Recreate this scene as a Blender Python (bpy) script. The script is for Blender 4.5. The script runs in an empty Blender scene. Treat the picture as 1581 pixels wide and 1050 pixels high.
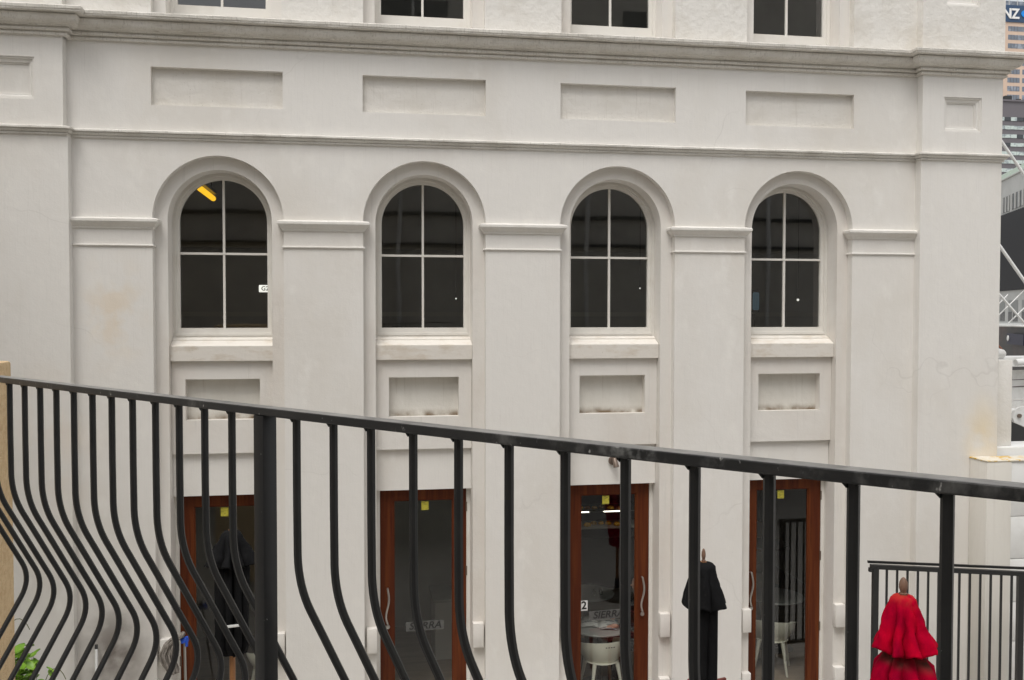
import bpy, bmesh, math, random
from mathutils import Vector, Matrix
from mathutils import noise as mnoise
from mathutils.geometry import tessellate_polygon
random.seed(7)
R = math.radians
PI = math.pi
S = bpy.context.scene
COL = S.collection

# ------------------------------------------------------------------ camera
cam = bpy.data.cameras.new('camera')
co = bpy.data.objects.new('camera', cam); COL.objects.link(co)
CY = -9.4786                                   # the lens is the height origin (z = 0), the facade plane is y = 0
F = Vector((0.15808204, 0.98698051, -0.02965699))
RX = Vector((0.98741929, -0.15812021, 0.00106867))
UZ = Vector((0.00363461, 0.02945282, 0.99955956))
co.matrix_world = Matrix(((RX.x, UZ.x, -F.x, 0), (RX.y, UZ.y, -F.y, CY), (RX.z, UZ.z, -F.z, 0), (0, 0, 0, 1)))
cam.sensor_width = 36.0
cam.lens = 36.0 * 1450.0 / 1581.0
cam.clip_start = 0.05
cam.clip_end = 6000
S.camera = co

# ------------------------------------------------------------------ light
SUN_EL, SUN_AZ = R(62), R(208)
w = bpy.data.worlds.new('World'); S.world = w; w.use_nodes = True
nt = w.node_tree; nt.nodes.clear()
sky = nt.nodes.new('ShaderNodeTexSky'); sky.sky_type = 'NISHITA'; sky.sun_disc = False
sky.sun_elevation = SUN_EL; sky.sun_rotation = SUN_AZ
sky.air_density = 1.0; sky.dust_density = 3.0; sky.ozone_density = 1.0
hs = nt.nodes.new('ShaderNodeHueSaturation'); hs.inputs['Saturation'].default_value = 0.16
bg = nt.nodes.new('ShaderNodeBackground'); bg.inputs['Strength'].default_value = 0.15
wo = nt.nodes.new('ShaderNodeOutputWorld')
nt.links.new(sky.outputs[0], hs.inputs['Color']); nt.links.new(hs.outputs[0], bg.inputs[0]); nt.links.new(bg.outputs[0], wo.inputs[0])
sl = bpy.data.lights.new('sun', 'SUN'); sl.energy = 1.0; sl.angle = R(28); sl.color = (1.0, 0.965, 0.91)
so = bpy.data.objects.new('sun', sl); COL.objects.link(so)
sd = Vector((math.sin(SUN_AZ) * math.cos(SUN_EL), math.cos(SUN_AZ) * math.cos(SUN_EL), math.sin(SUN_EL)))
so.rotation_euler = sd.to_track_quat('Z', 'Y').to_euler(); so.location = sd * 40
S.view_settings.view_transform = 'Standard'; S.view_settings.look = 'None'
S.view_settings.gamma = 1.0; S.view_settings.use_curve_mapping = False
S.view_settings.exposure = 0.36

# ------------------------------------------------------------------ materials
def mat(name, col, rough=0.6, metal=0.0, noise=None, bump=None, spec=0.5, emit=None):
    """noise = list of (scale xyz, colour, low, high, detail); bump = list of (scale, strength, distance)"""
    m = bpy.data.materials.new(name); m.use_nodes = True
    n = m.node_tree; b = n.nodes['Principled BSDF']
    b.inputs['Roughness'].default_value = rough; b.inputs['Metallic'].default_value = metal
    b.inputs['Specular IOR Level'].default_value = spec
    b.inputs['Base Color'].default_value = (*col, 1)
    if emit:
        b.inputs['Emission Color'].default_value = (*emit[0], 1); b.inputs['Emission Strength'].default_value = emit[1]
    tc = n.nodes.new('ShaderNodeTexCoord')
    prev = None
    for (sc, c, lo, hi, det) in (noise or []):
        mp = n.nodes.new('ShaderNodeMapping'); mp.inputs['Scale'].default_value = sc
        mp.inputs['Location'].default_value = (random.uniform(0, 9), random.uniform(0, 9), random.uniform(0, 9))
        n.links.new(tc.outputs['Object'], mp.inputs[0])
        nz = n.nodes.new('ShaderNodeTexNoise'); nz.inputs['Scale'].default_value = 1; nz.inputs['Detail'].default_value = det
        nz.inputs['Roughness'].default_value = 0.6
        n.links.new(mp.outputs[0], nz.inputs['Vector'])
        mr = n.nodes.new('ShaderNodeMapRange'); mr.inputs['From Min'].default_value = lo; mr.inputs['From Max'].default_value = hi
        n.links.new(nz.outputs['Fac'], mr.inputs['Value'])
        mx = n.nodes.new('ShaderNodeMix'); mx.data_type = 'RGBA'
        n.links.new(mr.outputs[0], mx.inputs['Factor'])
        if prev is None: mx.inputs['A'].default_value = (*col, 1)
        else: n.links.new(prev, mx.inputs['A'])
        mx.inputs['B'].default_value = (*c, 1)
        prev = mx.outputs['Result']
    if prev is not None: n.links.new(prev, b.inputs['Base Color'])
    pn = None
    for (sc, st, dist) in (bump or []):
        nz = n.nodes.new('ShaderNodeTexNoise'); nz.inputs['Scale'].default_value = sc; nz.inputs['Detail'].default_value = 4
        n.links.new(tc.outputs['Object'], nz.inputs['Vector'])
        bp = n.nodes.new('ShaderNodeBump'); bp.inputs['Strength'].default_value = st; bp.inputs['Distance'].default_value = dist
        n.links.new(nz.outputs['Fac'], bp.inputs['Height'])
        if pn is not None: n.links.new(pn, bp.inputs['Normal'])
        pn = bp.outputs[0]
    if pn is not None: n.links.new(pn, b.inputs['Normal'])
    m['prev'] = prev.node.name if prev is not None else ''
    return m

def add_stain(m, centre, size, c, strength=1.0, lo=0.35, hi=0.75, sc=5):
    """a patch of dirt with its own place on the wall: noise inside an ellipsoid"""
    n = m.node_tree; b = n.nodes['Principled BSDF']
    src = b.inputs['Base Color'].links[0].from_socket
    tc = n.nodes.new('ShaderNodeTexCoord')
    mp = n.nodes.new('ShaderNodeMapping'); mp.vector_type = 'TEXTURE'
    mp.inputs['Location'].default_value = centre; mp.inputs['Scale'].default_value = size
    n.links.new(tc.outputs['Object'], mp.inputs[0])
    ln = n.nodes.new('ShaderNodeVectorMath'); ln.operation = 'LENGTH'; n.links.new(mp.outputs[0], ln.inputs[0])
    mr = n.nodes.new('ShaderNodeMapRange'); mr.interpolation_type = 'SMOOTHSTEP'
    mr.inputs['From Min'].default_value = 1.0; mr.inputs['From Max'].default_value = 0.0
    n.links.new(ln.outputs['Value'], mr.inputs['Value'])
    nz = n.nodes.new('ShaderNodeTexNoise'); nz.inputs['Scale'].default_value = sc; nz.inputs['Detail'].default_value = 5
    n.links.new(tc.outputs['Object'], nz.inputs['Vector'])
    mr2 = n.nodes.new('ShaderNodeMapRange'); mr2.inputs['From Min'].default_value = lo; mr2.inputs['From Max'].default_value = hi
    mr2.inputs['To Max'].default_value = strength
    n.links.new(nz.outputs['Fac'], mr2.inputs['Value'])
    mu = n.nodes.new('ShaderNodeMath'); mu.operation = 'MULTIPLY'
    n.links.new(mr.outputs[0], mu.inputs[0]); n.links.new(mr2.outputs[0], mu.inputs[1])
    mx = n.nodes.new('ShaderNodeMix'); mx.data_type = 'RGBA'
    n.links.new(mu.outputs[0], mx.inputs['Factor']); n.links.new(src, mx.inputs['A']); mx.inputs['B'].default_value = (*c, 1)
    n.links.new(mx.outputs['Result'], b.inputs['Base Color'])

def add_cracks(m, scale, c, width=0.006, amount=0.55):
    """hairline cracks in old render: thin lines between large warped cells, broken up by noise"""
    n = m.node_tree; b = n.nodes['Principled BSDF']
    src = b.inputs['Base Color'].links[0].from_socket
    tc = n.nodes.new('ShaderNodeTexCoord')
    nz = n.nodes.new('ShaderNodeTexNoise'); nz.inputs['Scale'].default_value = 2.0; nz.inputs['Detail'].default_value = 2
    n.links.new(tc.outputs['Object'], nz.inputs['Vector'])
    sc = n.nodes.new('ShaderNodeVectorMath'); sc.operation = 'SCALE'; sc.inputs['Scale'].default_value = 0.5
    n.links.new(nz.outputs['Color'], sc.inputs[0])
    ad = n.nodes.new('ShaderNodeVectorMath'); ad.operation = 'ADD'
    n.links.new(tc.outputs['Object'], ad.inputs[0]); n.links.new(sc.outputs[0], ad.inputs[1])
    vo = n.nodes.new('ShaderNodeTexVoronoi'); vo.feature = 'DISTANCE_TO_EDGE'; vo.inputs['Scale'].default_value = scale
    n.links.new(ad.outputs[0], vo.inputs['Vector'])
    mr = n.nodes.new('ShaderNodeMapRange'); mr.inputs['From Min'].default_value = 0.0; mr.inputs['From Max'].default_value = width
    mr.inputs['To Min'].default_value = 1.0; mr.inputs['To Max'].default_value = 0.0
    n.links.new(vo.outputs['Distance'], mr.inputs['Value'])
    n2 = n.nodes.new('ShaderNodeTexNoise'); n2.inputs['Scale'].default_value = 0.9; n2.inputs['Detail'].default_value = 3
    n.links.new(tc.outputs['Object'], n2.inputs['Vector'])
    m2 = n.nodes.new('ShaderNodeMapRange'); m2.inputs['From Min'].default_value = 0.52; m2.inputs['From Max'].default_value = 0.66; m2.inputs['To Max'].default_value = amount
    n.links.new(n2.outputs['Fac'], m2.inputs['Value'])
    mu = n.nodes.new('ShaderNodeMath'); mu.operation = 'MULTIPLY'
    n.links.new(mr.outputs[0], mu.inputs[0]); n.links.new(m2.outputs[0], mu.inputs[1])
    mx = n.nodes.new('ShaderNodeMix'); mx.data_type = 'RGBA'
    n.links.new(mu.outputs[0], mx.inputs['Factor']); n.links.new(src, mx.inputs['A']); mx.inputs['B'].default_value = (*c, 1)
    n.links.new(mx.outputs['Result'], b.inputs['Base Color'])

def add_top_sheen(m, c, amount, sc=30):
    """painted sheen: upward faces mixed lighter, standing in for grazing reflection"""
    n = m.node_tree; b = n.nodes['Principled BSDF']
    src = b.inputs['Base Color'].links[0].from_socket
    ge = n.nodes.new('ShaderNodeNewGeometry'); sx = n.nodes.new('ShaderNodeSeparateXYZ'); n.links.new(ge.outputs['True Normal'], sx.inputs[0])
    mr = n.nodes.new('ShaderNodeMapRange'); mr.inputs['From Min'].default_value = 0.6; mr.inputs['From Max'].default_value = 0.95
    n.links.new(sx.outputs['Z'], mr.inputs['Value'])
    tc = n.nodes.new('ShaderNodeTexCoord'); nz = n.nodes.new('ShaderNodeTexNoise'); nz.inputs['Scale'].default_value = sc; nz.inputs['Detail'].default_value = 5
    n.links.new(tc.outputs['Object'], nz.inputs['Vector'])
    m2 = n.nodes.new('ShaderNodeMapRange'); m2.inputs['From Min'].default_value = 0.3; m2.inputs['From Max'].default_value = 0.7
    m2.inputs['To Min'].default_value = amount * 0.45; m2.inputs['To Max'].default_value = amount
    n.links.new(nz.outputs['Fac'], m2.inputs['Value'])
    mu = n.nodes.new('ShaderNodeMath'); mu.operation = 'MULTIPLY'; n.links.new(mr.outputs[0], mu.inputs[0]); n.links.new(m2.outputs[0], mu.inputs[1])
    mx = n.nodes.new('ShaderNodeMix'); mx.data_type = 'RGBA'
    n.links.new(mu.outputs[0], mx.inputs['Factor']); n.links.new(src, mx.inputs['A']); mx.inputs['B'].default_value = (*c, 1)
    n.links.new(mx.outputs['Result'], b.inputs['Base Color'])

def glass(name, tint=(0.9, 0.92, 0.9), k=1.6, wave=0.012):
    m = bpy.data.materials.new(name); m.use_nodes = True
    n = m.node_tree; n.nodes.clear()
    o = n.nodes.new('ShaderNodeOutputMaterial'); mix = n.nodes.new('ShaderNodeMixShader')
    t = n.nodes.new('ShaderNodeBsdfTransparent'); t.inputs[0].default_value = (*tint, 1)
    g = n.nodes.new('ShaderNodeBsdfGlossy'); g.inputs['Roughness'].default_value = 0.015; g.inputs[0].default_value = (1, 1, 1, 1)
    fr = n.nodes.new('ShaderNodeFresnel'); fr.inputs['IOR'].default_value = 1.5
    mu = n.nodes.new('ShaderNodeMath'); mu.operation = 'MULTIPLY'; mu.inputs[1].default_value = k; mu.use_clamp = True
    tc = n.nodes.new('ShaderNodeTexCoord'); nz = n.nodes.new('ShaderNodeTexNoise'); nz.inputs['Scale'].default_value = 1.6; nz.inputs['Detail'].default_value = 0
    bp = n.nodes.new('ShaderNodeBump'); bp.inputs['Strength'].default_value = 0.12; bp.inputs['Distance'].default_value = wave
    n.links.new(tc.outputs['Object'], nz.inputs['Vector']); n.links.new(nz.outputs['Fac'], bp.inputs['Height'])
    n.links.new(bp.outputs[0], g.inputs['Normal'])
    n.links.new(fr.outputs[0], mu.inputs[0]); n.links.new(mu.outputs[0], mix.inputs[0])
    n.links.new(t.outputs[0], mix.inputs[1]); n.links.new(g.outputs[0], mix.inputs[2]); n.links.new(mix.outputs[0], o.inputs[0])
    return m

M = {}
M['wall'] = mat('white_wall_paint', (0.760, 0.735, 0.695), 0.65,
    noise=[((0.9, 0.9, 0.5), (0.70, 0.665, 0.61), 0.48, 0.72, 4), ((120, 120, 2.6), (0.70, 0.675, 0.635), 0.54, 0.82, 3), ((5, 5, 3), (0.79, 0.765, 0.72), 0.55, 0.75, 3), ((150, 150, 110), (0.40, 0.37, 0.33), 0.745, 0.80, 2)],
    bump=[(9, 0.18, 0.02), (70, 0.16, 0.006)])
add_stain(M['wall'], (-2.36, 0, -3.30), (0.50, 2, 0.78), (0.19, 0.165, 0.145), 1.0, 0.18, 0.58, 4)
add_stain(M['wall'], (-2.34, 0, 0.00), (0.42, 2, 0.75), (0.74, 0.62, 0.47), 0.6, 0.42, 0.62, 4)
add_stain(M['wall'], (-2.95, 0, -1.3), (0.7, 2, 1.2), (0.72, 0.61, 0.49), 0.45, 0.42, 0.65, 3)
add_stain(M['wall'], (6.75, 0, -1.35), (0.32, 2, 0.6), (0.76, 0.63, 0.42), 0.7, 0.30, 0.60, 4)
add_stain(M['wall'], (0.42, 0, -3.6), (0.5, 2, 0.6), (0.36, 0.34, 0.31), 0.5, 0.40, 0.7, 5)
add_cracks(M['wall'], 0.55, (0.45, 0.42, 0.38), 0.004, 0.24)
M['upper_wall'] = mat('rough_upper_wall_paint', (0.73, 0.705, 0.66), 0.65,
    noise=[((2.2, 2.2, 2.0), (0.65, 0.615, 0.555), 0.50, 0.70, 5), ((40, 40, 2.0), (0.66, 0.63, 0.58), 0.62, 0.80, 3)],
    bump=[(14, 0.35, 0.03), (60, 0.25, 0.008)])
M['ring'] = mat('surround_paint', (0.735, 0.705, 0.66), 0.65,
    noise=[((1.5, 1.5, 0.8), (0.68, 0.635, 0.58), 0.48, 0.70, 4), ((30, 30, 1.5), (0.63, 0.60, 0.56), 0.6, 0.85, 3), ((110, 110, 90), (0.32, 0.29, 0.25), 0.75, 0.80, 2)],
    bump=[(12, 0.2, 0.02), (70, 0.2, 0.006)])
M['cornice'] = mat('weathered_cornice_paint', (0.70, 0.67, 0.615), 0.7,
    noise=[((3, 3, 3), (0.59, 0.555, 0.495), 0.42, 0.72, 5), ((70, 70, 2.5), (0.44, 0.41, 0.36), 0.54, 0.80, 3), ((9, 9, 40), (0.50, 0.47, 0.42), 0.60, 0.78, 4), ((90, 90, 90), (0.13, 0.115, 0.10), 0.70, 0.78, 2)],
    bump=[(18, 0.5, 0.02), (75, 0.45, 0.008)])
M['string'] = mat('weathered_band_paint', (0.71, 0.685, 0.635), 0.7,
    noise=[((3, 3, 3), (0.55, 0.52, 0.47), 0.45, 0.72, 5), ((60, 60, 3.0), (0.42, 0.395, 0.35), 0.58, 0.82, 3), ((90, 90, 90), (0.16, 0.14, 0.12), 0.71, 0.78, 2)],
    bump=[(18, 0.35, 0.02), (75, 0.35, 0.006)])
M['cap'] = mat('capital_paint', (0.76, 0.735, 0.69), 0.65,
    noise=[((3, 3, 3), (0.69, 0.655, 0.60), 0.48, 0.75, 5), ((100, 100, 100), (0.25, 0.22, 0.19), 0.73, 0.79, 2)], bump=[(22, 0.35, 0.015), (80, 0.25, 0.005)])
M['panel'] = mat('recessed_panel_paint', (0.735, 0.705, 0.655), 0.7,
    noise=[((2.5, 2.5, 2.5), (0.68, 0.645, 0.585), 0.45, 0.70, 5), ((60, 60, 3), (0.64, 0.605, 0.55), 0.58, 0.8, 3), ((60, 60, 60), (0.45, 0.40, 0.33), 0.70, 0.78, 2)],
    bump=[(12, 0.4, 0.02), (60, 0.3, 0.006)])
M['apron_panel'] = mat('apron_panel_paint', (0.69, 0.665, 0.61), 0.7,
    noise=[((3, 3, 1), (0.60, 0.57, 0.51), 0.45, 0.72, 5), ((25, 25, 1.5), (0.56, 0.52, 0.46), 0.58, 0.8, 3)], bump=[(12, 0.3, 0.02), (60, 0.3, 0.006)])
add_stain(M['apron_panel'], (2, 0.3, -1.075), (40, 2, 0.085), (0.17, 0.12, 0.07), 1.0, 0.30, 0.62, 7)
M['frame'] = mat('window_frame_paint', (0.74, 0.715, 0.665), 0.45, noise=[((4, 4, 4), (0.66, 0.625, 0.565), 0.5, 0.75, 4)], bump=[(40, 0.1, 0.004)])
M['sill'] = mat('sill_paint', (0.72, 0.68, 0.62), 0.6, noise=[((4, 4, 12), (0.60, 0.53, 0.44), 0.5, 0.72, 5), ((80, 80, 80), (0.33, 0.27, 0.20), 0.70, 0.78, 2)], bump=[(25, 0.3, 0.01)])
M['glass'] = glass('window_glass', (0.84, 0.86, 0.84), 2.1)
M['doorglass'] = glass('door_glass', (0.88, 0.90, 0.88), 1.45, 0.004)
M['wood'] = mat('red_brown_door_wood', (0.085, 0.0185, 0.0060), 0.42, noise=[((18, 18, 0.9), (0.150, 0.040, 0.010), 0.42, 0.72, 5), ((60, 60, 2), (0.040, 0.008, 0.004), 0.55, 0.80, 3)], bump=[(60, 0.08, 0.003)], spec=0.2)
M['steel'] = mat('brushed_steel', (0.55, 0.53, 0.50), 0.32, 1.0)
M['bronze'] = mat('dull_bronze', (0.20, 0.155, 0.125), 0.45, 0.6)
M['yellow'] = mat('yellow_sticker', (0.56, 0.50, 0.055), 0.6, noise=[((25, 1, 120), (0.30, 0.26, 0.04), 0.56, 0.62, 1)])
M['black_print'] = mat('black_print', (0.03, 0.03, 0.03), 0.6)
M['iron'] = mat('black_railing_paint', (0.0125, 0.0125, 0.0130), 0.42,
    noise=[((6, 6, 6), (0.020, 0.0195, 0.019), 0.5, 0.75, 4), ((120, 120, 60), (0.30, 0.30, 0.29), 0.735, 0.775, 2)], bump=[(30, 0.12, 0.003), (140, 0.12, 0.001)])
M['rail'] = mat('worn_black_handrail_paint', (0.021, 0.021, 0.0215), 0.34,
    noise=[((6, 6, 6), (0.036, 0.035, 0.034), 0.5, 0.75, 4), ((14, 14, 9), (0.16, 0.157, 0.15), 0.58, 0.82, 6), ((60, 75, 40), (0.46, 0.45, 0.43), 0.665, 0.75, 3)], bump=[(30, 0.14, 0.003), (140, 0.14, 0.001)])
add_top_sheen(M['rail'], (0.34, 0.33, 0.315), 0.85)  # rail top lightened in the colour to imitate the facade's grazing reflection
for cx_, cy_, sz in ((0.46, -7.98, 0.10), (0.40, -7.92, 0.05), (0.56, -8.09, 0.06), (0.66, -8.2, 0.05), (0.30, -7.80, 0.04)):
    add_stain(M['rail'], (cx_, cy_, -0.228), (sz, sz, 0.03), (0.30, 0.30, 0.29), 0.75, 0.46, 0.66, 70)
M['fence'] = mat('black_fence_paint', (0.018, 0.018, 0.018), 0.45)
M['stucco'] = mat('tan_stucco', (0.84, 0.62, 0.36), 0.9, noise=[((40, 40, 40), (0.72, 0.50, 0.27), 0.42, 0.68, 4), ((90, 90, 90), (0.86, 0.68, 0.45), 0.6, 0.75, 3)], bump=[(120, 0.9, 0.012), (35, 0.6, 0.012)])
M['opposite'] = mat('opposite_wall_paint', (0.66, 0.63, 0.57), 0.85, noise=[((1, 1, 1), (0.58, 0.55, 0.50), 0.4, 0.7, 4)])
M['concrete'] = mat('concrete', (0.33, 0.32, 0.30), 0.9, noise=[((3, 3, 3), (0.25, 0.24, 0.225), 0.4, 0.7, 5)], bump=[(40, 0.3, 0.01)])
M['paving'] = mat('paving', (0.46, 0.44, 0.405), 0.85, noise=[((1.2, 1.2, 1.2), (0.38, 0.365, 0.335), 0.4, 0.7, 5), ((30, 30, 30), (0.2, 0.19, 0.18), 0.6, 0.8, 2)], bump=[(30, 0.3, 0.01)])
M['inner_wall'] = mat('dark_interior_wall', (0.42, 0.42, 0.36), 0.8, noise=[((1, 1, 1), (0.30, 0.30, 0.26), 0.4, 0.7, 3)])
M['upper_room'] = mat('upper_room_wall', (0.40, 0.385, 0.36), 0.8, noise=[((1, 1, 1), (0.28, 0.27, 0.25), 0.4, 0.7, 3)])
M['floorwood'] = mat('brown_cafe_floor', (0.22, 0.165, 0.115), 0.45, noise=[((2, 14, 2), (0.16, 0.115, 0.08), 0.4, 0.7, 4)])
M['plastic'] = mat('white_plastic', (0.70, 0.68, 0.58), 0.35)
M['tabletop'] = mat('pale_grey_tabletop', (0.42, 0.42, 0.40), 0.3)
M['dark'] = mat('dark_metal', (0.03, 0.03, 0.03), 0.4)
M['dark_slot'] = mat('dark_slot', (0.015, 0.015, 0.012), 0.6)
M['timber'] = mat('umbrella_timber', (0.33, 0.15, 0.055), 0.5, noise=[((30, 30, 2), (0.22, 0.09, 0.035), 0.4, 0.7, 4)])
M['finial'] = mat('weathered_brown_finial', (0.21, 0.115, 0.075), 0.6, noise=[((30, 30, 12), (0.13, 0.075, 0.05), 0.4, 0.7, 4)], bump=[(60, 0.2, 0.004)])
def cloth(name, c1, c2, rough=0.85):
    return mat(name, c1, rough, noise=[((7, 7, 3), c2, 0.4, 0.72, 4)], bump=[(22, 0.35, 0.012), (400, 0.2, 0.0015)], spec=0.08)
M['red'] = cloth('red_canvas', (0.47, 0.001, 0.020), (0.27, 0.0006, 0.020))
M['red_faded'] = mat('sun_faded_red_canvas', (0.47, 0.001, 0.020), 0.9, noise=[((7, 7, 3), (0.27, 0.0006, 0.020), 0.4, 0.72, 4)], bump=[(22, 0.35, 0.012)], spec=0.03)
add_stain(M['red_faded'], (0, 0, 2.32), (0.16, 0.3, 0.13), (0.42, 0.05, 0.03), 0.9, 0.36, 0.56, 16)
M['dirty_red'] = mat('dirty_red_canvas', (0.40, 0.001, 0.022), 0.9, noise=[((9, 9, 4), (0.25, 0.0008, 0.020), 0.4, 0.72, 4)], spec=0.03)
add_stain(M['dirty_red'], (0.06, -0.1, 1.86), (0.15, 0.4, 0.10), (0.075, 0.05, 0.035), 1.0, 0.2, 0.5, 12)
add_stain(M['dirty_red'], (-0.12, -0.1, 1.88), (0.08, 0.4, 0.09), (0.075, 0.05, 0.035), 1.0, 0.2, 0.5, 12)
M['black_cloth'] = cloth('black_canvas', (0.0085, 0.0085, 0.009), (0.013, 0.013, 0.014))
M['dark_cloth'] = cloth('black_clothing', (0.02, 0.02, 0.022), (0.03, 0.03, 0.035))
M['skin'] = mat('skin', (0.55, 0.30, 0.22), 0.5)
M['hair'] = mat('hair', (0.04, 0.025, 0.015), 0.6)
M['paper'] = mat('newsprint', (0.62, 0.61, 0.58), 0.8, noise=[((9, 30, 1), (0.20, 0.20, 0.20), 0.52, 0.60, 2), ((5, 4, 1), (0.25, 0.33, 0.45), 0.66, 0.68, 0)])
M['strip'] = mat('frosted_strip', (0.10, 0.10, 0.095), 0.5)
M['letter'] = mat('dark_letter', (0.018, 0.018, 0.018), 0.5)
M['white'] = mat('white_paint', (0.78, 0.78, 0.76), 0.4, noise=[((3, 3, 3), (0.70, 0.69, 0.66), 0.45, 0.7, 4)])
M['white_steel'] = mat('white_steel_paint', (0.74, 0.74, 0.72), 0.4, noise=[((6, 6, 6), (0.62, 0.61, 0.58), 0.48, 0.7, 4)])
M['lamp_yellow'] = mat('yellow_tube', (0.9, 0.7, 0.1), 0.4, emit=((1.0, 0.55, 0.015), 1.0))
M['lamp_white'] = mat('white_lamp', (0.9, 0.9, 0.9), 0.4, emit=((1.0, 0.97, 0.9), 0.8))
M['screen'] = mat('blue_screen', (0.1, 0.2, 0.3), 0.3, emit=((0.35, 0.62, 0.8), 0.05))
M['case_light'] = mat('display_strip_light', (0.9, 0.9, 0.85), 0.4, emit=((1.0, 0.95, 0.80), 3.0))
M['food_y'] = mat('yellow_pastry', (0.75, 0.42, 0.05), 0.6)
M['food_r'] = mat('brown_pastry', (0.40, 0.17, 0.06), 0.6)
M['cream'] = mat('cream_panel', (0.45, 0.43, 0.38), 0.6)
M['ochre'] = mat('ochre_panel', (0.36, 0.21, 0.07), 0.6)
M['poster'] = mat('poster_print', (0.55, 0.55, 0.52), 0.6, noise=[((14, 1, 12), (0.15, 0.16, 0.15), 0.5, 0.56, 2)])
M['mop'] = mat('grey_mop_strands', (0.30, 0.27, 0.24), 0.95, noise=[((40, 40, 10), (0.16, 0.14, 0.12), 0.4, 0.7, 4)])
M['blue'] = mat('blue_plastic', (0.02, 0.09, 0.55), 0.4)
M['leaf'] = mat('fresh_green_leaf', (0.15, 0.32, 0.022), 0.42, noise=[((8, 8, 8), (0.25, 0.44, 0.04), 0.40, 0.65, 2), ((5, 5, 5), (0.07, 0.18, 0.016), 0.55, 0.75, 2)])
M['stem'] = mat('plant_stem', (0.12, 0.13, 0.04), 0.7)
M['lichen'] = mat('lichen_capped_plaster', (0.70, 0.66, 0.58), 0.9, noise=[((3.5, 3.5, 3.5), (0.66, 0.58, 0.42), 0.4, 0.6, 5), ((9, 9, 9), (0.62, 0.37, 0.02), 0.52, 0.60, 5)], bump=[(40, 0.5, 0.01)])
M['pier'] = mat('cream_pier_paint', (0.69, 0.66, 0.60), 0.75, noise=[((2, 2, 0.7), (0.63, 0.595, 0.53), 0.45, 0.7, 4), ((30, 30, 1.2), (0.62, 0.585, 0.53), 0.55, 0.85, 3)], bump=[(30, 0.2, 0.01)])
M['tower'] = mat('peach_tower_cladding', (0.60, 0.45, 0.35), 0.7, noise=[((0.2, 0.2, 0.2), (0.56, 0.42, 0.33), 0.4, 0.7, 3)])  # tower cladding, glazing and sign colours lightened to stand in for distance haze
M['tower_glass'] = mat('tower_glazing', (0.16, 0.185, 0.22), 0.15, noise=[((0.25, 0.25, 0.3), (0.30, 0.33, 0.38), 0.5, 0.65, 2)])  # paled with the cladding, same painted haze
M['sign_blue'] = mat('dark_blue_sign', (0.030, 0.065, 0.13), 0.4)
M['shop_navy'] = mat('navy_shop_sign', (0.012, 0.012, 0.035), 0.5)
M['logo_blue'] = mat('bright_blue_logo', (0.01, 0.25, 0.72), 0.4)
M['office'] = mat('plum_grey_cladding', (0.135, 0.125, 0.135), 0.6)
M['office_glass'] = mat('pale_blind_glazing', (0.50, 0.57, 0.54), 0.3, noise=[((0.4, 0.4, 0.7), (0.30, 0.34, 0.35), 0.52, 0.60, 2)])
M['window_pane'] = mat('grey_blind_pane', (0.22, 0.23, 0.22), 0.4)
M['office_dark'] = mat('dark_pane', (0.05, 0.055, 0.06), 0.2)
M['shed_grey'] = mat('pale_grey_cladding', (0.50, 0.50, 0.48), 0.7, noise=[((0.8, 0.8, 0.8), (0.43, 0.43, 0.41), 0.4, 0.7, 4)])
M['greenish'] = mat('pale_green_glass_panel', (0.50, 0.60, 0.49), 0.4)
M['corrugate'] = mat('black_corrugated_steel', (0.028, 0.028, 0.030), 0.45)
M['shop_dark'] = mat('dark_shopfront', (0.035, 0.032, 0.03), 0.5, noise=[((0.5, 0.5, 0.5), (0.09, 0.05, 0.045), 0.5, 0.7, 3)])
M['far'] = mat('far_ground', (0.2, 0.2, 0.19), 0.9)
M['rope'] = mat('brown_rope', (0.28, 0.13, 0.08), 0.8)

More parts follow.
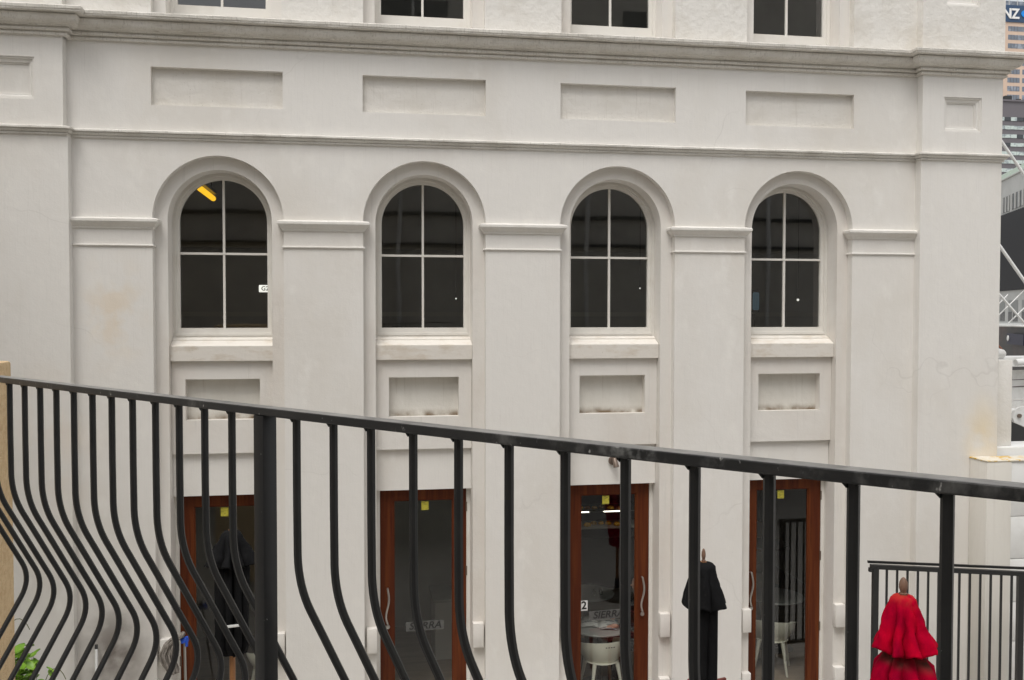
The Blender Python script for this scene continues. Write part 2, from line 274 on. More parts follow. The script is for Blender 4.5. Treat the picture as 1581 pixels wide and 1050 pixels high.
# ------------------------------------------------------------------ mesh helpers
class MB:
    def __init__(s): s.bm = bmesh.new()
    def quad(s, *p):
        s.bm.faces.new([s.bm.verts.new(q) for q in p]); return s
    def box(s, x0, x1, y0, y1, z0, z1, bevel=0, jit=0):
        v = [s.bm.verts.new((x, y, z)) for z in (z0, z1) for y in (y0, y1) for x in (x0, x1)]
        fs = [s.bm.faces.new([v[i] for i in f]) for f in ((0, 2, 3, 1), (4, 5, 7, 6), (0, 1, 5, 4), (2, 6, 7, 3), (0, 4, 6, 2), (1, 3, 7, 5))]
        if bevel:
            es = list({e for f in fs for e in f.edges})
            bmesh.ops.bevel(s.bm, geom=es, offset=bevel, segments=2, profile=0.5, affect='EDGES')
        return s
    def obox(s, c, ax, ay, az, bevel=0):
        """box from centre and three half-axis vectors"""
        c = Vector(c); ax = Vector(ax); ay = Vector(ay); az = Vector(az)
        v = [s.bm.verts.new(c + ax * i + ay * j + az * k) for k in (-1, 1) for j in (-1, 1) for i in (-1, 1)]
        fs = [s.bm.faces.new([v[i] for i in f]) for f in ((0, 2, 3, 1), (4, 5, 7, 6), (0, 1, 5, 4), (2, 6, 7, 3), (0, 4, 6, 2), (1, 3, 7, 5))]
        if bevel:
            es = list({e for f in fs for e in f.edges})
            bmesh.ops.bevel(s.bm, geom=es, offset=bevel, segments=2, profile=0.5, affect='EDGES')
        return s
    def sheet(s, outer, holes=(), y=0.0, reveal=()):
        """flat sheet facing -y in the xz plane with holes; reveal[i] = depth of the returns of hole i"""
        loops = [[Vector((x, z, 0)) for x, z in l] for l in [outer] + list(holes)]
        flat = [v for l in loops for v in l]
        bv = [s.bm.verts.new((v.x, y, v.y)) for v in flat]
        for t in tessellate_polygon(loops):
            try: s.bm.faces.new([bv[i] for i in t])
            except ValueError: pass
        for h, d in zip(holes, reveal): s.returns(h, y, d)
        return s
    def returns(s, loop, y, d, closed=True):
        n = len(loop)
        a = [s.bm.verts.new((x, y, z)) for x, z in loop]; b = [s.bm.verts.new((x, y + d, z)) for x, z in loop]
        for i in range(n if closed else n - 1):
            j = (i + 1) % n
            s.bm.faces.new((a[i], a[j], b[j], b[i]))
        return s
    def ring(s, outer, inner, y0, y1):
        """solid frame between two matching loops: front at y0, back at y1"""
        n = len(outer)
        V = lambda l, y: [s.bm.verts.new((x, y, z)) for x, z in l]
        of, inf, ob, inb = V(outer, y0), V(inner, y0), V(outer, y1), V(inner, y1)
        for i in range(n):
            j = (i + 1) % n
            for f in ((of[i], of[j], inf[j], inf[i]), (ob[j], ob[i], inb[i], inb[j]), (of[j], of[i], ob[i], ob[j]), (inf[i], inf[j], inb[j], inb[i])):
                s.bm.faces.new(f)
        return s
    def tube(s, path, r, n=8, section=None, cap=True, up=None):
        """sweep along a 3-D path; r a number or one per point; section = list of unit 2-D points"""
        P = [Vector(p) for p in path]
        if section is None: section = [(math.cos(2 * PI * k / n), math.sin(2 * PI * k / n)) for k in range(n)]
        rs = r if isinstance(r, (list, tuple)) else [r] * len(P)
        rings = []
        ref = Vector(up) if up else None
        for i, p in enumerate(P):
            t = (P[min(i + 1, len(P) - 1)] - P[max(i - 1, 0)]).normalized()
            if ref is None:
                ref = Vector((0, 0, 1)) if abs(t.z) < 0.9 else Vector((1, 0, 0))
            u = (ref - t * ref.dot(t)).normalized(); v = t.cross(u)
            if not up: ref = u
            rings.append([s.bm.verts.new(p + (u * a + v * b) * rs[i]) for a, b in section])
        m = len(section)
        for i in range(len(rings) - 1):
            for k in range(m):
                l = (k + 1) % m
                s.bm.faces.new((rings[i][k], rings[i][l], rings[i + 1][l], rings[i + 1][k]))
        if cap:
            s.bm.faces.new(rings[0][::-1]); s.bm.faces.new(rings[-1])
        return s
    def lathe(s, prof, n=24, c=(0, 0), cap=True, fold=None):
        rings = []
        for (r, z) in prof:
            ring = []
            for k in range(n):
                a = 2 * PI * k / n
                rr, zz = (r, z) if fold is None else fold(r, z, a)
                ring.append(s.bm.verts.new((c[0] + rr * math.cos(a), c[1] + rr * math.sin(a), zz)))
            rings.append(ring)
        for i in range(len(rings) - 1):
            for k in range(n):
                l = (k + 1) % n
                s.bm.faces.new((rings[i][k], rings[i][l], rings[i + 1][l], rings[i + 1][k]))
        if cap:
            s.bm.faces.new(rings[0][::-1]); s.bm.faces.new(rings[-1])
        return s
    def sweep(s, path, prof, step=0, jit=0):
        """moulding: profile of (out, z) swept along a plan path of (x, y), outward = right-hand side... mitred corners"""
        P = [Vector((x, y)) for x, y in path]
        nor = []
        for i in range(len(P) - 1):
            d = (P[i + 1] - P[i]).normalized(); nor.append(Vector((d.y, -d.x)))
        pts = []
        for i, p in enumerate(P):
            if i == 0: m = nor[0]
            elif i == len(P) - 1: m = nor[-1]
            else:
                m = (nor[i - 1] + nor[i]); m = m / max(0.2, m.dot(nor[i]))
            pts.append((p, m))
        if step:
            q = []
            for (a, ma), (b, mb) in zip(pts[:-1], pts[1:]):
                k = max(1, int((b - a).length / step))
                for i in range(k):
                    t = i / k
                    if i == 0: q.append((a, ma))
                    elif min(t, 1 - t) * (b - a).length > 0.27:
                        d = (b - a).normalized(); q.append((a + (b - a) * t, Vector((d.y, -d.x))))
            # inner samples must stay clear of mitre zones
            q.append(pts[-1]); pts = q
        rows = []
        for p, m in pts:
            rows.append([s.bm.verts.new((p.x + m.x * (o + random.uniform(-jit, jit) * (o > 0)), p.y + m.y * (o + random.uniform(-jit, jit) * (o > 0)), z + random.uniform(-jit, jit))) for o, z in prof])
        for i in range(len(rows) - 1):
            for k in range(len(prof) - 1):
                s.bm.faces.new((rows[i][k], rows[i + 1][k], rows[i + 1][k + 1], rows[i][k + 1]))
        for row in (rows[0], rows[-1]):
            try: s.bm.faces.new(row)
            except ValueError: pass
        return s
    def mesh(s, name, m, smooth=None, fix=True):
        if fix: bmesh.ops.recalc_face_normals(s.bm, faces=s.bm.faces)
        me = bpy.data.meshes.new(name); s.bm.to_mesh(me); s.bm.free()
        me.materials.append(m)
        if smooth is not None:
            me.shade_smooth(); me.set_sharp_from_angle(angle=R(smooth))
        return me
    def build(s, name, m, parent=None, world=False, smooth=None, fix=True):
        o = bpy.data.objects.new(name, s.mesh(name, m, smooth, fix)); COL.objects.link(o)
        if parent is not None:
            o.parent = parent
            if world: o.location = -wloc(parent)
        return o

def wloc(o):
    v = Vector(o.location)
    while o.parent is not None: o = o.parent; v = v + Vector(o.location)
    return v
def tag(o, label=None, cat=None, group=None, kind=None):
    if label: o['label'] = label
    if cat: o['category'] = cat
    if group: o['group'] = group
    if kind: o['kind'] = kind
    return o
def thing(name, label, cat, loc=(0, 0, 0), rz=0, group=None):
    o = bpy.data.objects.new(name, None); COL.objects.link(o); o.empty_display_size = 0.2
    o.location = loc; o.rotation_euler = (0, 0, rz)
    return tag(o, label, cat, group)
def dup(root, loc, rz, label, group=None):
    r = root.copy(); COL.objects.link(r); r.location = loc; r.rotation_euler = (0, 0, rz); r['label'] = label
    if group: r['group'] = group
    for ch in list(root.children):
        c = ch.copy(); COL.objects.link(c); c.parent = r
        for g in list(ch.children):
            d = g.copy(); COL.objects.link(d); d.parent = c
    return r
def share(o, loc, rot=(0, 0, 0), scale=(1, 1, 1)):
    c = o.copy(); COL.objects.link(c); c.location = loc; c.rotation_euler = rot; c.scale = scale
    return c
def lettering(name, text, m, parent, size, depth=0.004, loc=(0, 0, 0), rot=(PI / 2, 0, 0), shear=0.0, width=1.0, bold=0.0, world=False):
    cu = bpy.data.curves.new(name, 'FONT'); cu.body = text; cu.size = size; cu.extrude = depth; cu.shear = shear
    cu.align_x = 'CENTER'; cu.align_y = 'CENTER'; cu.offset = bold
    to = bpy.data.objects.new(name, cu); COL.objects.link(to)
    dg = bpy.context.evaluated_depsgraph_get(); dg.update()
    me = bpy.data.meshes.new_from_object(to.evaluated_get(dg))
    bpy.data.objects.remove(to)
    me.materials.clear(); me.materials.append(m)
    o = bpy.data.objects.new(name, me); COL.objects.link(o)
    o.parent = parent; o.location = Vector(loc) - (wloc(parent) if world else Vector()); o.rotation_euler = rot; o.scale = (width, 1, 1)
    return o

G = -4.30                                       # street level
XC = [-1.367, 0.633, 2.633, 4.633]              # centres of the four bays
SPR = 0.897                                     # springing height of the arches
def arch(xc, r, zb, n=40, spr=SPR):
    return [(xc - r, zb)] + [(xc - r * math.cos(PI * k / n), spr + r * math.sin(PI * k / n)) for k in range(n + 1)] + [(xc + r, zb)]
def rect(x0, x1, z0, z1): return [(x0, z0), (x0, z1), (x1, z1), (x1, z0)]

# ------------------------------------------------------------------ ground
MB().quad((-1500, -1500, G), (1500, -1500, G), (1500, 1500, G), (-1500, 1500, G)).build('ground', M['paving'])['kind'] = 'structure'

# ------------------------------------------------------------------ white building
B = thing('white_building', 'white painted plaster facade with arched windows and red-brown glazed doors', 'building', (2.0, 0.0, G))
def bpart(mb, name, m, smooth=None, parent=None): return mb.build(name, m, parent or B, True, smooth)

# main wall sheet: outline is a comb round the four arched openings
out = [(-9.0, G), (-9.0, 2.70)] + [(6.2, 2.70), (6.2, G)]
for xc in reversed(XC):
    out += [(x, z) for x, z in reversed(arch(xc, 0.6145, G))]
mb = MB()
fr = [rect(xc - 0.6145, xc + 0.6145, 1.980, 2.343) for xc in XC]
mb.sheet(out, fr, 0.0, [0.06] * 4)
for xc in XC: mb.returns(arch(xc, 0.6145, G), 0.0, 0.10, closed=False)
# side, back and roof of the building
mb.quad((6.935, -0.11, G), (6.935, 10, G), (6.935, 10, 6.6), (6.935, -0.11, 6.6))
mb.quad((-9, 10, G), (6.935, 10, G), (6.935, 10, 6.6), (-9, 10, 6.6))
mb.quad((-9, 0, G), (-9, 10, G), (-9, 10, 6.6), (-9, 0, 6.6))
mb.quad((-9, -0.11, 6.6), (6.935, -0.11, 6.6), (6.935, 10, 6.6), (-9, 10, 6.6))
bpart(mb, 'wall', M['wall'])
mb = MB()
uw = [rect(xc - 0.607, xc + 0.607, 2.80, 5.30) for xc in XC]
mb.sheet([(-9, 2.70), (-9, 6.6), (6.2, 6.6), (6.2, 2.70)], uw, 0.0, [0.10] * 4)
bpart(mb, 'upper_wall', M['upper_wall'])
for xc in XC:
    bpart(MB().quad((xc - 0.62, 0.06, 1.975), (xc + 0.62, 0.06, 1.975), (xc + 0.62, 0.06, 2.348), (xc - 0.62, 0.06, 2.348)), 'frieze_panel', M['panel'])

# end pilasters, three lifts each
def pilaster(x0, x1, z0, z1, panel=None, m='wall'):
    mb = MB()
    holes, rv = [], []
    if panel: holes = [rect(*panel)]; rv = [0.012]
    mb.sheet(rect(x0, x1, z0, z1), holes, -0.11, rv)
    mb.quad((x0, -0.11, z0), (x0, -0.11, z1), (x0, 0.02, z1), (x0, 0.02, z0))
    mb.quad((x1, -0.11, z0), (x1, -0.11, z1), (x1, 0.02, z1), (x1, 0.02, z0))
    p = bpart(mb, 'pilaster', M[m])
    if panel:
        a, b, c, d = panel
        k = MB()
        st = [(0.0, 0.012), (0.016, 0.013), (0.0165, 0.026), (0.030, 0.027), (0.040, 0.034), (0.048, 0.0345), (0.0485, 0.046), (0.062, 0.047), (0.0625, 0.056), (0.070, 0.056)]
        n = None
        for (i0, d0), (i1, d1) in zip(st[:-1], st[1:]):
            A = rect(a + i0, b - i0, c + i0, d - i0); Bq = rect(a + i1, b - i1, c + i1, d - i1)
            for j in range(4):
                l = (j + 1) % 4
                k.quad((A[j][0], -0.11 + d0, A[j][1]), (A[l][0], -0.11 + d0, A[l][1]), (Bq[l][0], -0.11 + d1, Bq[l][1]), (Bq[j][0], -0.11 + d1, Bq[j][1]))
        i = 0.070
        k.quad((a + i, -0.054, c + i), (b - i, -0.054, c + i), (b - i, -0.054, d - i), (a + i, -0.054, d - i))
        bpart(k, 'moulded_panel', M['wall'], parent=p)
for (a0, a1, b0, b1) in ((-4.60, -2.704, -4.60, -2.741), (5.974, 6.934, 5.984, 6.934)):
    pilaster(a0, a1, G, 1.665)
    pilaster(b0, b1, 1.665, 2.60, (6.236, 6.682, 1.966, 2.335) if a0 > 0 else (-3.45, -2.99, 1.972, 2.362))
    pilaster(b0 - (0.01 if a0 > 0 else 0), b1 + (0.018 if a0 > 0 else 0.0), 2.60, 6.6, (6.236, 6.645, 3.318, 3.95) if a0 > 0 else (-3.45, -2.99, 3.318, 3.95), 'upper_wall')

PATH = [(-9, 0), (-4.60, 0), (-4.60, -0.11), (-2.72, -0.11), (-2.72, 0), (5.979, 0), (5.979, -0.11), (6.934, -0.11), (6.934, 9.9)]
ovolo = [(0.090 + 0.056 * math.sin(t * PI / 2), 2.650 + 0.074 * (1 - math.cos(t * PI / 2))) for t in [i / 6 for i in range(7)]]
prof = [(0, 2.558), (0.024, 2.561), (0.032, 2.566), (0.032, 2.585), (0.020, 2.590), (0.020, 2.596), (0.050, 2.599), (0.058, 2.603), (0.058, 2.622), (0.046, 2.628), (0.046, 2.636), (0.078, 2.639), (0.082, 2.646)] + ovolo + [(0.148, 2.727), (0.134, 2.731), (0.134, 2.738), (0.184, 2.740), (0.192, 2.746), (0.194, 2.758), (0.200, 2.762), (0.202, 2.788), (0.192, 2.796), (0.10, 2.812), (-0.03, 2.835)]
bpart(MB().sweep(PATH, prof, 0.09, 0.0022), 'cornice', M['cornice'], 24)
prof = [(0, 1.646), (0.016, 1.649), (0.020, 1.653), (0.020, 1.665), (0.014, 1.669), (0.030, 1.672), (0.040, 1.682), (0.044, 1.693), (0.040, 1.697), (0.056, 1.699), (0.060, 1.703), (0.060, 1.718), (0.050, 1.724), (-0.03, 1.745)]
bpart(MB().sweep(PATH, prof, 0.09, 0.0018), 'string_course', M['string'], 24)

# capitals of the piers between the arches
pf_cap = [(-0.02, 0.792), (0.014, 0.797), (0.016, 0.812), (0.026, 0.818), (0.044, 0.842), (0.054, 0.852), (0.056, 0.858), (0.062, 0.861), (0.062, 0.883), (0.052, 0.892), (-0.02, 0.906)]
pf_bead = [(-0.02, 0.622), (0.012, 0.626), (0.018, 0.634), (0.016, 0.644), (-0.02, 0.652)]
edges = [(-2.704, XC[0] - 0.6145)] + [(XC[i] + 0.6145, XC[i + 1] - 0.6145) for i in range(3)] + [(XC[3] + 0.6145, 5.974)]
for i, (x0, x1) in enumerate(edges):
    path = ([(x0, 0)] if i == 0 else [(x0, 0.098), (x0, 0)]) + ([(x1, 0)] if i == 4 else [(x1, 0), (x1, 0.098)])
    c = bpart(MB().sweep(path, pf_cap), 'capital', M['cap'], 35)
    bpart(MB().sweep(path, pf_bead), 'neck_bead', M['cap'], 35, parent=c)

# window bays
RI = 0.4925
for bi, xc in enumerate(XC):
    a_out, a_in = arch(xc, 0.6145, G), arch(xc, RI, G)
    mb = MB()
    mb.sheet(a_out + a_in[::-1], [], 0.10)
    mb.returns(a_in, 0.10, 0.36, closed=False)
    bpart(mb, 'arch_surround', M['ring'], 40)
    # arched sash window
    o = arch(xc, RI + 0.004, -0.262); i1 = arch(xc, 0.458, -0.215); i2 = arch(xc, 0.4255, -0.163)
    mb = MB(); mb.ring(o, i1, 0.318, 0.40); mb.ring(arch(xc, 0.460, -0.217), i2, 0.340, 0.39)
    # staff bead round the sash
    mb.ring(arch(xc, 0.470, -0.240), arch(xc, 0.462, -0.230), 0.312, 0.33)
    wdw = bpart(mb, 'window', M['frame'], 40)
    bz = 0.585
    bpart(MB().box(xc - 0.011, xc + 0.011, 0.352, 0.383, -0.17, SPR + 0.43), 'glazing_bar', M['frame'], parent=wdw)
    bpart(MB().box(xc - 0.43, xc + 0.43, 0.349, 0.386, bz - 0.011, bz + 0.011), 'glazing_bar', M['frame'], parent=wdw)
    r = 0.432
    def pane(loop): return bpart(MB().sheet(loop, [], 0.370), 'pane', M['glass'], parent=wdw)
    for sgn in (-1, 1):
        pane([(xc, -0.168), (xc, bz), (xc + sgn * r, bz), (xc + sgn * r, -0.168)])
        pane([(xc, bz), (xc, SPR + r)] + [(xc + sgn * r * math.sin(t * PI / 40), SPR + r * math.cos(t * PI / 40)) for t in range(1, 21)] + [(xc + sgn * r, bz)])
    # sill with weathered slope
    x0, x1 = xc - 0.4905, xc + 0.4905
    mb = MB()
    prof = [(0.30, -0.486), (0.152, -0.486), (0.150, -0.340), (0.160, -0.332), (0.255, -0.290), (0.257, -0.278), (0.34, -0.250)]
    for (ya, za), (yb, zb) in zip(prof[:-1], prof[1:]): mb.quad((x0, ya, za), (x1, ya, za), (x1, yb, zb), (x0, yb, zb))
    bpart(mb, 'sill', M['sill'], 20)
    # apron with sunk panel, and the flat transom wall over the door
    ph = rect(xc - 0.359, xc + 0.359, -1.078, -0.670)
    mb = MB().sheet(rect(x0, x1, -1.412, -0.486), [ph], 0.20, [0.10])
    mb.quad((x0, 0.20, -1.412), (x1, 0.20, -1.412), (x1, 0.26, -1.412), (x0, 0.26, -1.412))
    ap = bpart(mb, 'apron', M['ring'])
    bpart(MB().sheet(rect(xc - 0.365, xc + 0.365, -1.084, -0.664), [], 0.30), 'sunk_panel', M['apron_panel'], parent=ap)
    mb = MB().sheet(rect(x0, x1, -1.842, -1.40), [], 0.245)
    mb.quad((x0, 0.245, -1.842), (x1, 0.245, -1.842), (x1, 0.42, -1.842), (x0, 0.42, -1.842))
    bpart(mb, 'transom_wall', M['wall'])
    # small plaster corbel blocks on the surround beside the door
    for sgn in (-1, 1):
        for (zt, zb) in ((-3.205, -3.455), (-3.90, -4.15)):
            xa, xb = sorted((xc + sgn * 0.489, xc + sgn * (0.600 if sgn > 0 else 0.590)))
            bpart(MB().box(xa, xb, 0.028, 0.115, zb, zt, 0.006), 'corbel_block', M['ring'], 35)
    # upper storey window
    ui = rect(xc - RI, xc + RI, 2.80, 5.2)
    mb = MB().sheet(rect(xc - 0.607, xc + 0.607, 2.80, 5.30), [ui], 0.10, [0.32])
    bpart(mb, 'window_surround', M['ring'])
    mb = MB(); mb.ring(rect(xc - RI - 0.003, xc + RI + 0.003, 2.80, 5.203), rect(xc - 0.458, xc + 0.458, 2.96, 5.15), 0.318, 0.40)
    mb.ring(rect(xc - 0.460, xc + 0.460, 2.958, 5.152), rect(xc - 0.4255, xc + 0.4255, 3.047, 5.10), 0.340, 0.39)
    u = bpart(mb, 'window', M['frame'])
    bpart(MB().box(xc - 0.011, xc + 0.011, 0.352, 0.383, 3.04, 5.11), 'glazing_bar', M['frame'], parent=u)
    bpart(MB().box(xc - 0.43, xc + 0.43, 0.349, 0.386, 4.05, 4.072), 'glazing_bar', M['frame'], parent=u)
    for sgn in (-1, 1):
        for za, zb in ((3.04, 4.06), (4.06, 5.11)):
            bpart(MB().sheet(rect(min(xc, xc + sgn * 0.43), max(xc, xc + sgn * 0.43), za, zb), [], 0.370), 'pane', M['glass'], parent=u)
    # door: white jamb strips, timber leaf, glass
    mb = MB()
    for sgn in (-1, 1):
        xa, xb = sorted((xc + sgn * 0.452, xc + sgn * 0.4915)); mb.box(xa, xb, 0.325, 0.42, G, -1.838)
    bpart(mb, 'door_jamb', M['frame'])
    h = -1 if bi in (1, 3) else 1                # side of the pull handle
    mb = MB().ring(rect(xc - 0.450, xc + 0.450, G + 0.02, -1.845), rect(xc - 0.312, xc + 0.312, G + 0.13, -1.965), 0.335, 0.38)
    mb.ring(rect(xc - 0.313, xc + 0.313, G + 0.129, -1.964), rect(xc - 0.300, xc + 0.300, G + 0.14, -1.977), 0.345, 0.375)
    d = bpart(mb, 'door', M['wood'])
    bpart(MB().sheet(rect(xc - 0.305, xc + 0.305, G + 0.135, -1.972), [], 0.360), 'pane', M['doorglass'], parent=d)
    hx = xc + h * 0.375
    pts = [(hx + 0.020 * math.sin(t * 2 * PI) * (0.5 + 0.5 * t) , 0.285 + 0.012 * math.cos(t * 2 * PI), -2.885 - 0.37 * t) for t in [k / 14 for k in range(15)]]
    hb = MB().tube([(pts[0][0], 0.335, pts[0][2])] + pts + [(pts[-1][0], 0.335, pts[-1][2])], 0.0105, 8)
    bpart(hb, 'handle', M['steel'], 60, parent=d)
    lk = bpart(MB().lathe([(0.0, -0.02), (0.020, -0.018), (0.024, -0.008), (0.024, 0.0)], 14), 'lock_knob', M['steel'], 60, parent=d)
    lk.rotation_euler = (-PI / 2, 0, 0); lk.location = Vector((hx - h * 0.0, 0.318, -3.285)) - wloc(d); 
    for hz in (-2.0, -2.68, -3.48):
        bpart(MB().tube([(xc - h * 0.452, 0.328, hz), (xc - h * 0.452, 0.328, hz - 0.10)], 0.009, 8), 'hinge', M['bronze'], 60, parent=d)
    sx = xc + (-0.015, 0.018, -0.028, -0.015)[bi]
    st = bpart(MB().box(sx - 0.038, sx + 0.038, 0.3535, 0.356, -2.078, -1.988), 'safety_sticker', M['yellow'], parent=d)

# bevelled thresholds
for xc in XC:
    bpart(MB().box(xc - 0.49, xc + 0.49, 0.10, 0.42, G, G + 0.018), 'threshold', M['concrete'])

# interior of the two storeys behind the glass
FZ = G
bpart(MB().box(-8.9, 6.9, 0.42, 6.0, FZ - 0.02, FZ + 0.006), 'cafe_floor', M['floorwood'])
bpart(MB().box(-8.9, 6.9, 0.42, 6.3, -1.40, -0.50), 'storey_slab', M['inner_wall'])
bpart(MB().box(-8.9, 6.9, 0.42, 6.3, 2.35, 2.78), 'storey_slab', M['upper_room'])
bpart(MB().box(-8.9, 6.9, 6.0, 6.2, G, -1.4), 'inner_wall', M['inner_wall'])
bpart(MB().box(-8.9, 6.9, 3.6, 3.8, -0.5, 2.35), 'inner_wall', M['upper_room'])
bpart(MB().box(-8.9, 6.9, 4.0, 4.2, 2.78, 6.5), 'inner_wall', M['upper_room'])
for x in (-0.4, 1.62): bpart(MB().box(x - 0.05, x + 0.05, 3.4, 6.0, G, -1.4), 'partition', M['inner_wall'])
bpart(MB().box(-2.6, 1.60, 3.3, 3.398, G, -1.4), 'partition', M['inner_wall'])
for x in (-3.5, 1.7): bpart(MB().box(x - 0.12, x + 0.12, 2.6, 2.9, -0.5, 2.35), 'column', M['upper_room'])
for y in (1.7, 2.9): bpart(MB().box(-8.8, 6.8, y, y + 0.18, 2.12, 2.35), 'beam', M['upper_room'])
bpart(MB().box(-8.8, 6.8, 3.54, 3.57, -0.06, 0.0), 'inner_rail', M['cream'])
bpart(MB().box(-8.8, 6.8, 3.54, 3.57, 0.86, 0.93), 'inner_rail', M['cream'])

# ------------------------------------------------------------------ things seen through the upper windows
def tube_lamp(loc, ln, rz, label):
    t = thing('tube_lamp', label, 'lamp', loc, rz)
    MB().tube([(0, 0, 0), (0, ln, 0)], 0.033, 10).build('tube', M['lamp_yellow'], t, smooth=60)
    MB().box(-0.05, 0.05, -0.02, ln + 0.02, 0.045, 0.09).build('housing', M['dark'], t)
    MB().tube([(0, 0.15, 0.09), (0, 0.15, 0.72)], 0.006, 6).build('hanger', M['dark'], t)
    MB().tube([(0, ln - 0.15, 0.09), (0, ln - 0.15, 0.72)], 0.006, 6).build('hanger', M['dark'], t)
tube_lamp((-1.805, 1.62, 1.40), 1.0, 0.0, 'yellow glowing tube lamp in the top left pane of the leftmost arched window')
sg = thing('lit_sign', 'small white lit sign at the right edge of the leftmost arched window', 'sign', (-1.002, 0.62, 0.205))
MB().box(-0.055, 0.10, 0.0, 0.02, 0.0, 0.075, 0.008).build('sign_board', M['lamp_white'], sg)
lettering('lettering', 'G2', M['letter'], sg, 0.062, 0.002, (0.008, -0.003, 0.037), bold=0.001)
MB().box(-0.06, 0.11, 0.02, 0.032, -0.006, 0.081, 0.006).build('sign_case', M['dark'], sg)
MB().tube([(0.06, 0.026, -0.70), (0.06, 0.026, -0.006)], 0.006, 6).build('sign_post', M['dark'], sg)
def pendant(loc, r, label, m='lamp_white'):
    t = thing('pendant_lamp', label, 'lamp', loc)
    MB().lathe([(0.002, -r), (r * 0.7, -r * 0.7), (r, 0), (r * 0.7, r * 0.7), (0.002, r)], 12).build('bulb', M[m], t, smooth=60)
    MB().lathe([(r * 0.8, r * 0.8), (r * 0.4, r * 2.2), (0.004, r * 2.4)], 10, cap=False).build('socket', M['dark'], t, smooth=60)
    MB().tube([(0, 0, r * 2), (0, 0, 2.3 - loc[2])], 0.004, 6).build('cord', M['dark'], t)
pendant((1.143, 2.0, 0.166), 0.010, 'tiny bright hanging bulb in the lower right pane of the second arched window')
pendant((3.475, 2.0, 0.304), 0.009, 'tiny bright hanging bulb in the lower right pane of the third arched window')
pendant((5.603, 2.0, 0.164), 0.017, 'small pale hanging lamp in the lower right pane of the rightmost arched window')
sc = thing('screen', 'small glowing blue screen at the lower left of the rightmost arched window', 'screen', (4.99, 2.0, -0.5))
MB().box(0.0, 0.085, 0.0, 0.03, 0.53, 0.76, 0.02).build('display', M['screen'], sc)
MB().box(-0.01, 0.095, 0.031, 0.05, 0.50, 0.79, 0.02).build('casing', M['dark'], sc)
MB().box(0.0, 0.04, 0.031, 0.05, 0.0, 0.48).build('stand', M['dark'], sc)

# ------------------------------------------------------------------ cafe furniture
def make_table(loc, label):
    t = thing('cafe_table', label, 'table', loc, 0, 'round tables inside the cafe')
    MB().lathe([(0.0, 0.655), (0.33, 0.655), (0.352, 0.662), (0.356, 0.672), (0.350, 0.682), (0.0, 0.684)], 36).build('tabletop', M['tabletop'], t, smooth=40)
    MB().lathe([(0.035, 0.02), (0.03, 0.04), (0.028, 0.655)], 12).build('pedestal', M['dark'], t, smooth=40)
    MB().lathe([(0.22, 0.0), (0.22, 0.012), (0.04, 0.03)], 24).build('base', M['dark'], t, smooth=40)
    return t
T0 = make_table((2.70, 0.98, FZ), 'pale round table with an open newspaper behind the third door')
dup(T0, (2.86, 2.25, FZ), 0, 'dim round table further back behind the third door')
dup(T0, (5.22, 1.75, FZ), 0, 'nearer round grey table behind the rightmost door')
dup(T0, (6.25, 4.35, FZ), 0, 'far round table behind the rightmost door')
def make_chair(loc, rz, label):
    t = thing('tub_chair', label, 'chair', loc, rz, 'white plastic tub chairs inside the cafe')
    mb = MB(); n = 28; rows = []
    for k in range(n + 1):
        a = R(-130) + R(260) * k / n                    # 0 = back (local -y)
        e = abs(a) / R(130)
        top = 0.655 - 0.10 * e ** 2
        col = []
        for j in range(7):
            u = j / 6
            rr = 0.17 + 0.075 * math.sin(u * PI / 2) + 0.015 * u
            col.append(Vector((rr * 1.02 * math.sin(a), -rr * 0.95 * math.cos(a), 0.39 + (top - 0.39) * u)))
        rows.append(col)
    th = 0.014
    def grid(off):
        return [[mb.bm.verts.new((v.x * (1 + off), v.y * (1 + off), v.z)) for v in c] for c in rows]
    A, Bq = grid(0.0), grid(0.07)
    for k in range(n):
        for j in range(6):
            mb.bm.faces.new((A[k][j], A[k + 1][j], A[k + 1][j + 1], A[k][j + 1])); mb.bm.faces.new((Bq[k][j], Bq[k][j + 1], Bq[k + 1][j + 1], Bq[k + 1][j]))
        mb.bm.faces.new((A[k][6], A[k + 1][6], Bq[k + 1][6], Bq[k][6])); mb.bm.faces.new((A[k][0], Bq[k][0], Bq[k + 1][0], A[k + 1][0]))
    for k in (0, n):
        for j in range(6): mb.bm.faces.new((A[k][j], A[k][j + 1], Bq[k][j + 1], Bq[k][j]))
    mb.build('back_shell', M['plastic'], t, smooth=50)
    MB().lathe([(0.0, 0.372), (0.17, 0.376), (0.205, 0.392), (0.20, 0.402), (0.0, 0.394)], 28).build('seat', M['plastic'], t, smooth=50)
    for sx in (-1, 1):
        for sy in (-1, 1):
            MB().tube([(sx * 0.135, sy * 0.135, 0.385), (sx * 0.16, sy * 0.16, 0.22), (sx * 0.195, sy * 0.20, 0.0)], [0.026, 0.019, 0.012], 8).build('leg', M['plastic'], t, smooth=60)
    for k in range(4):
        a = R(-9 + 6 * k)
        rr = 0.283
        MB().obox((rr * 1.02 * math.sin(a), -rr * 0.95 * math.cos(a), 0.608), (0.009 * math.cos(a), 0.009 * math.sin(a), 0), (0.002 * math.sin(a), -0.002 * math.cos(a), 0), (0, 0, 0.004)).build('vent_slot', M['dark_slot'], t)
    return t
C0 = make_chair((2.66, 0.72, FZ), 0.12, 'white tub chair with four back slots nearest the third door')
dup(C0, (4.86, 1.08, FZ), -0.5, 'white tub chair in front of the nearer table behind the rightmost door')
dup(C0, (5.35, 2.75, FZ), 0.9, 'dim white tub chair beyond the nearer table behind the rightmost door')
dup(C0, (5.75, 3.85, FZ), 2.0, 'farthest dim white tub chair behind the rightmost door')
dup(C0, (-0.98, 1.05, FZ), 0.6, 'white tub chair in the dark behind the leftmost door')
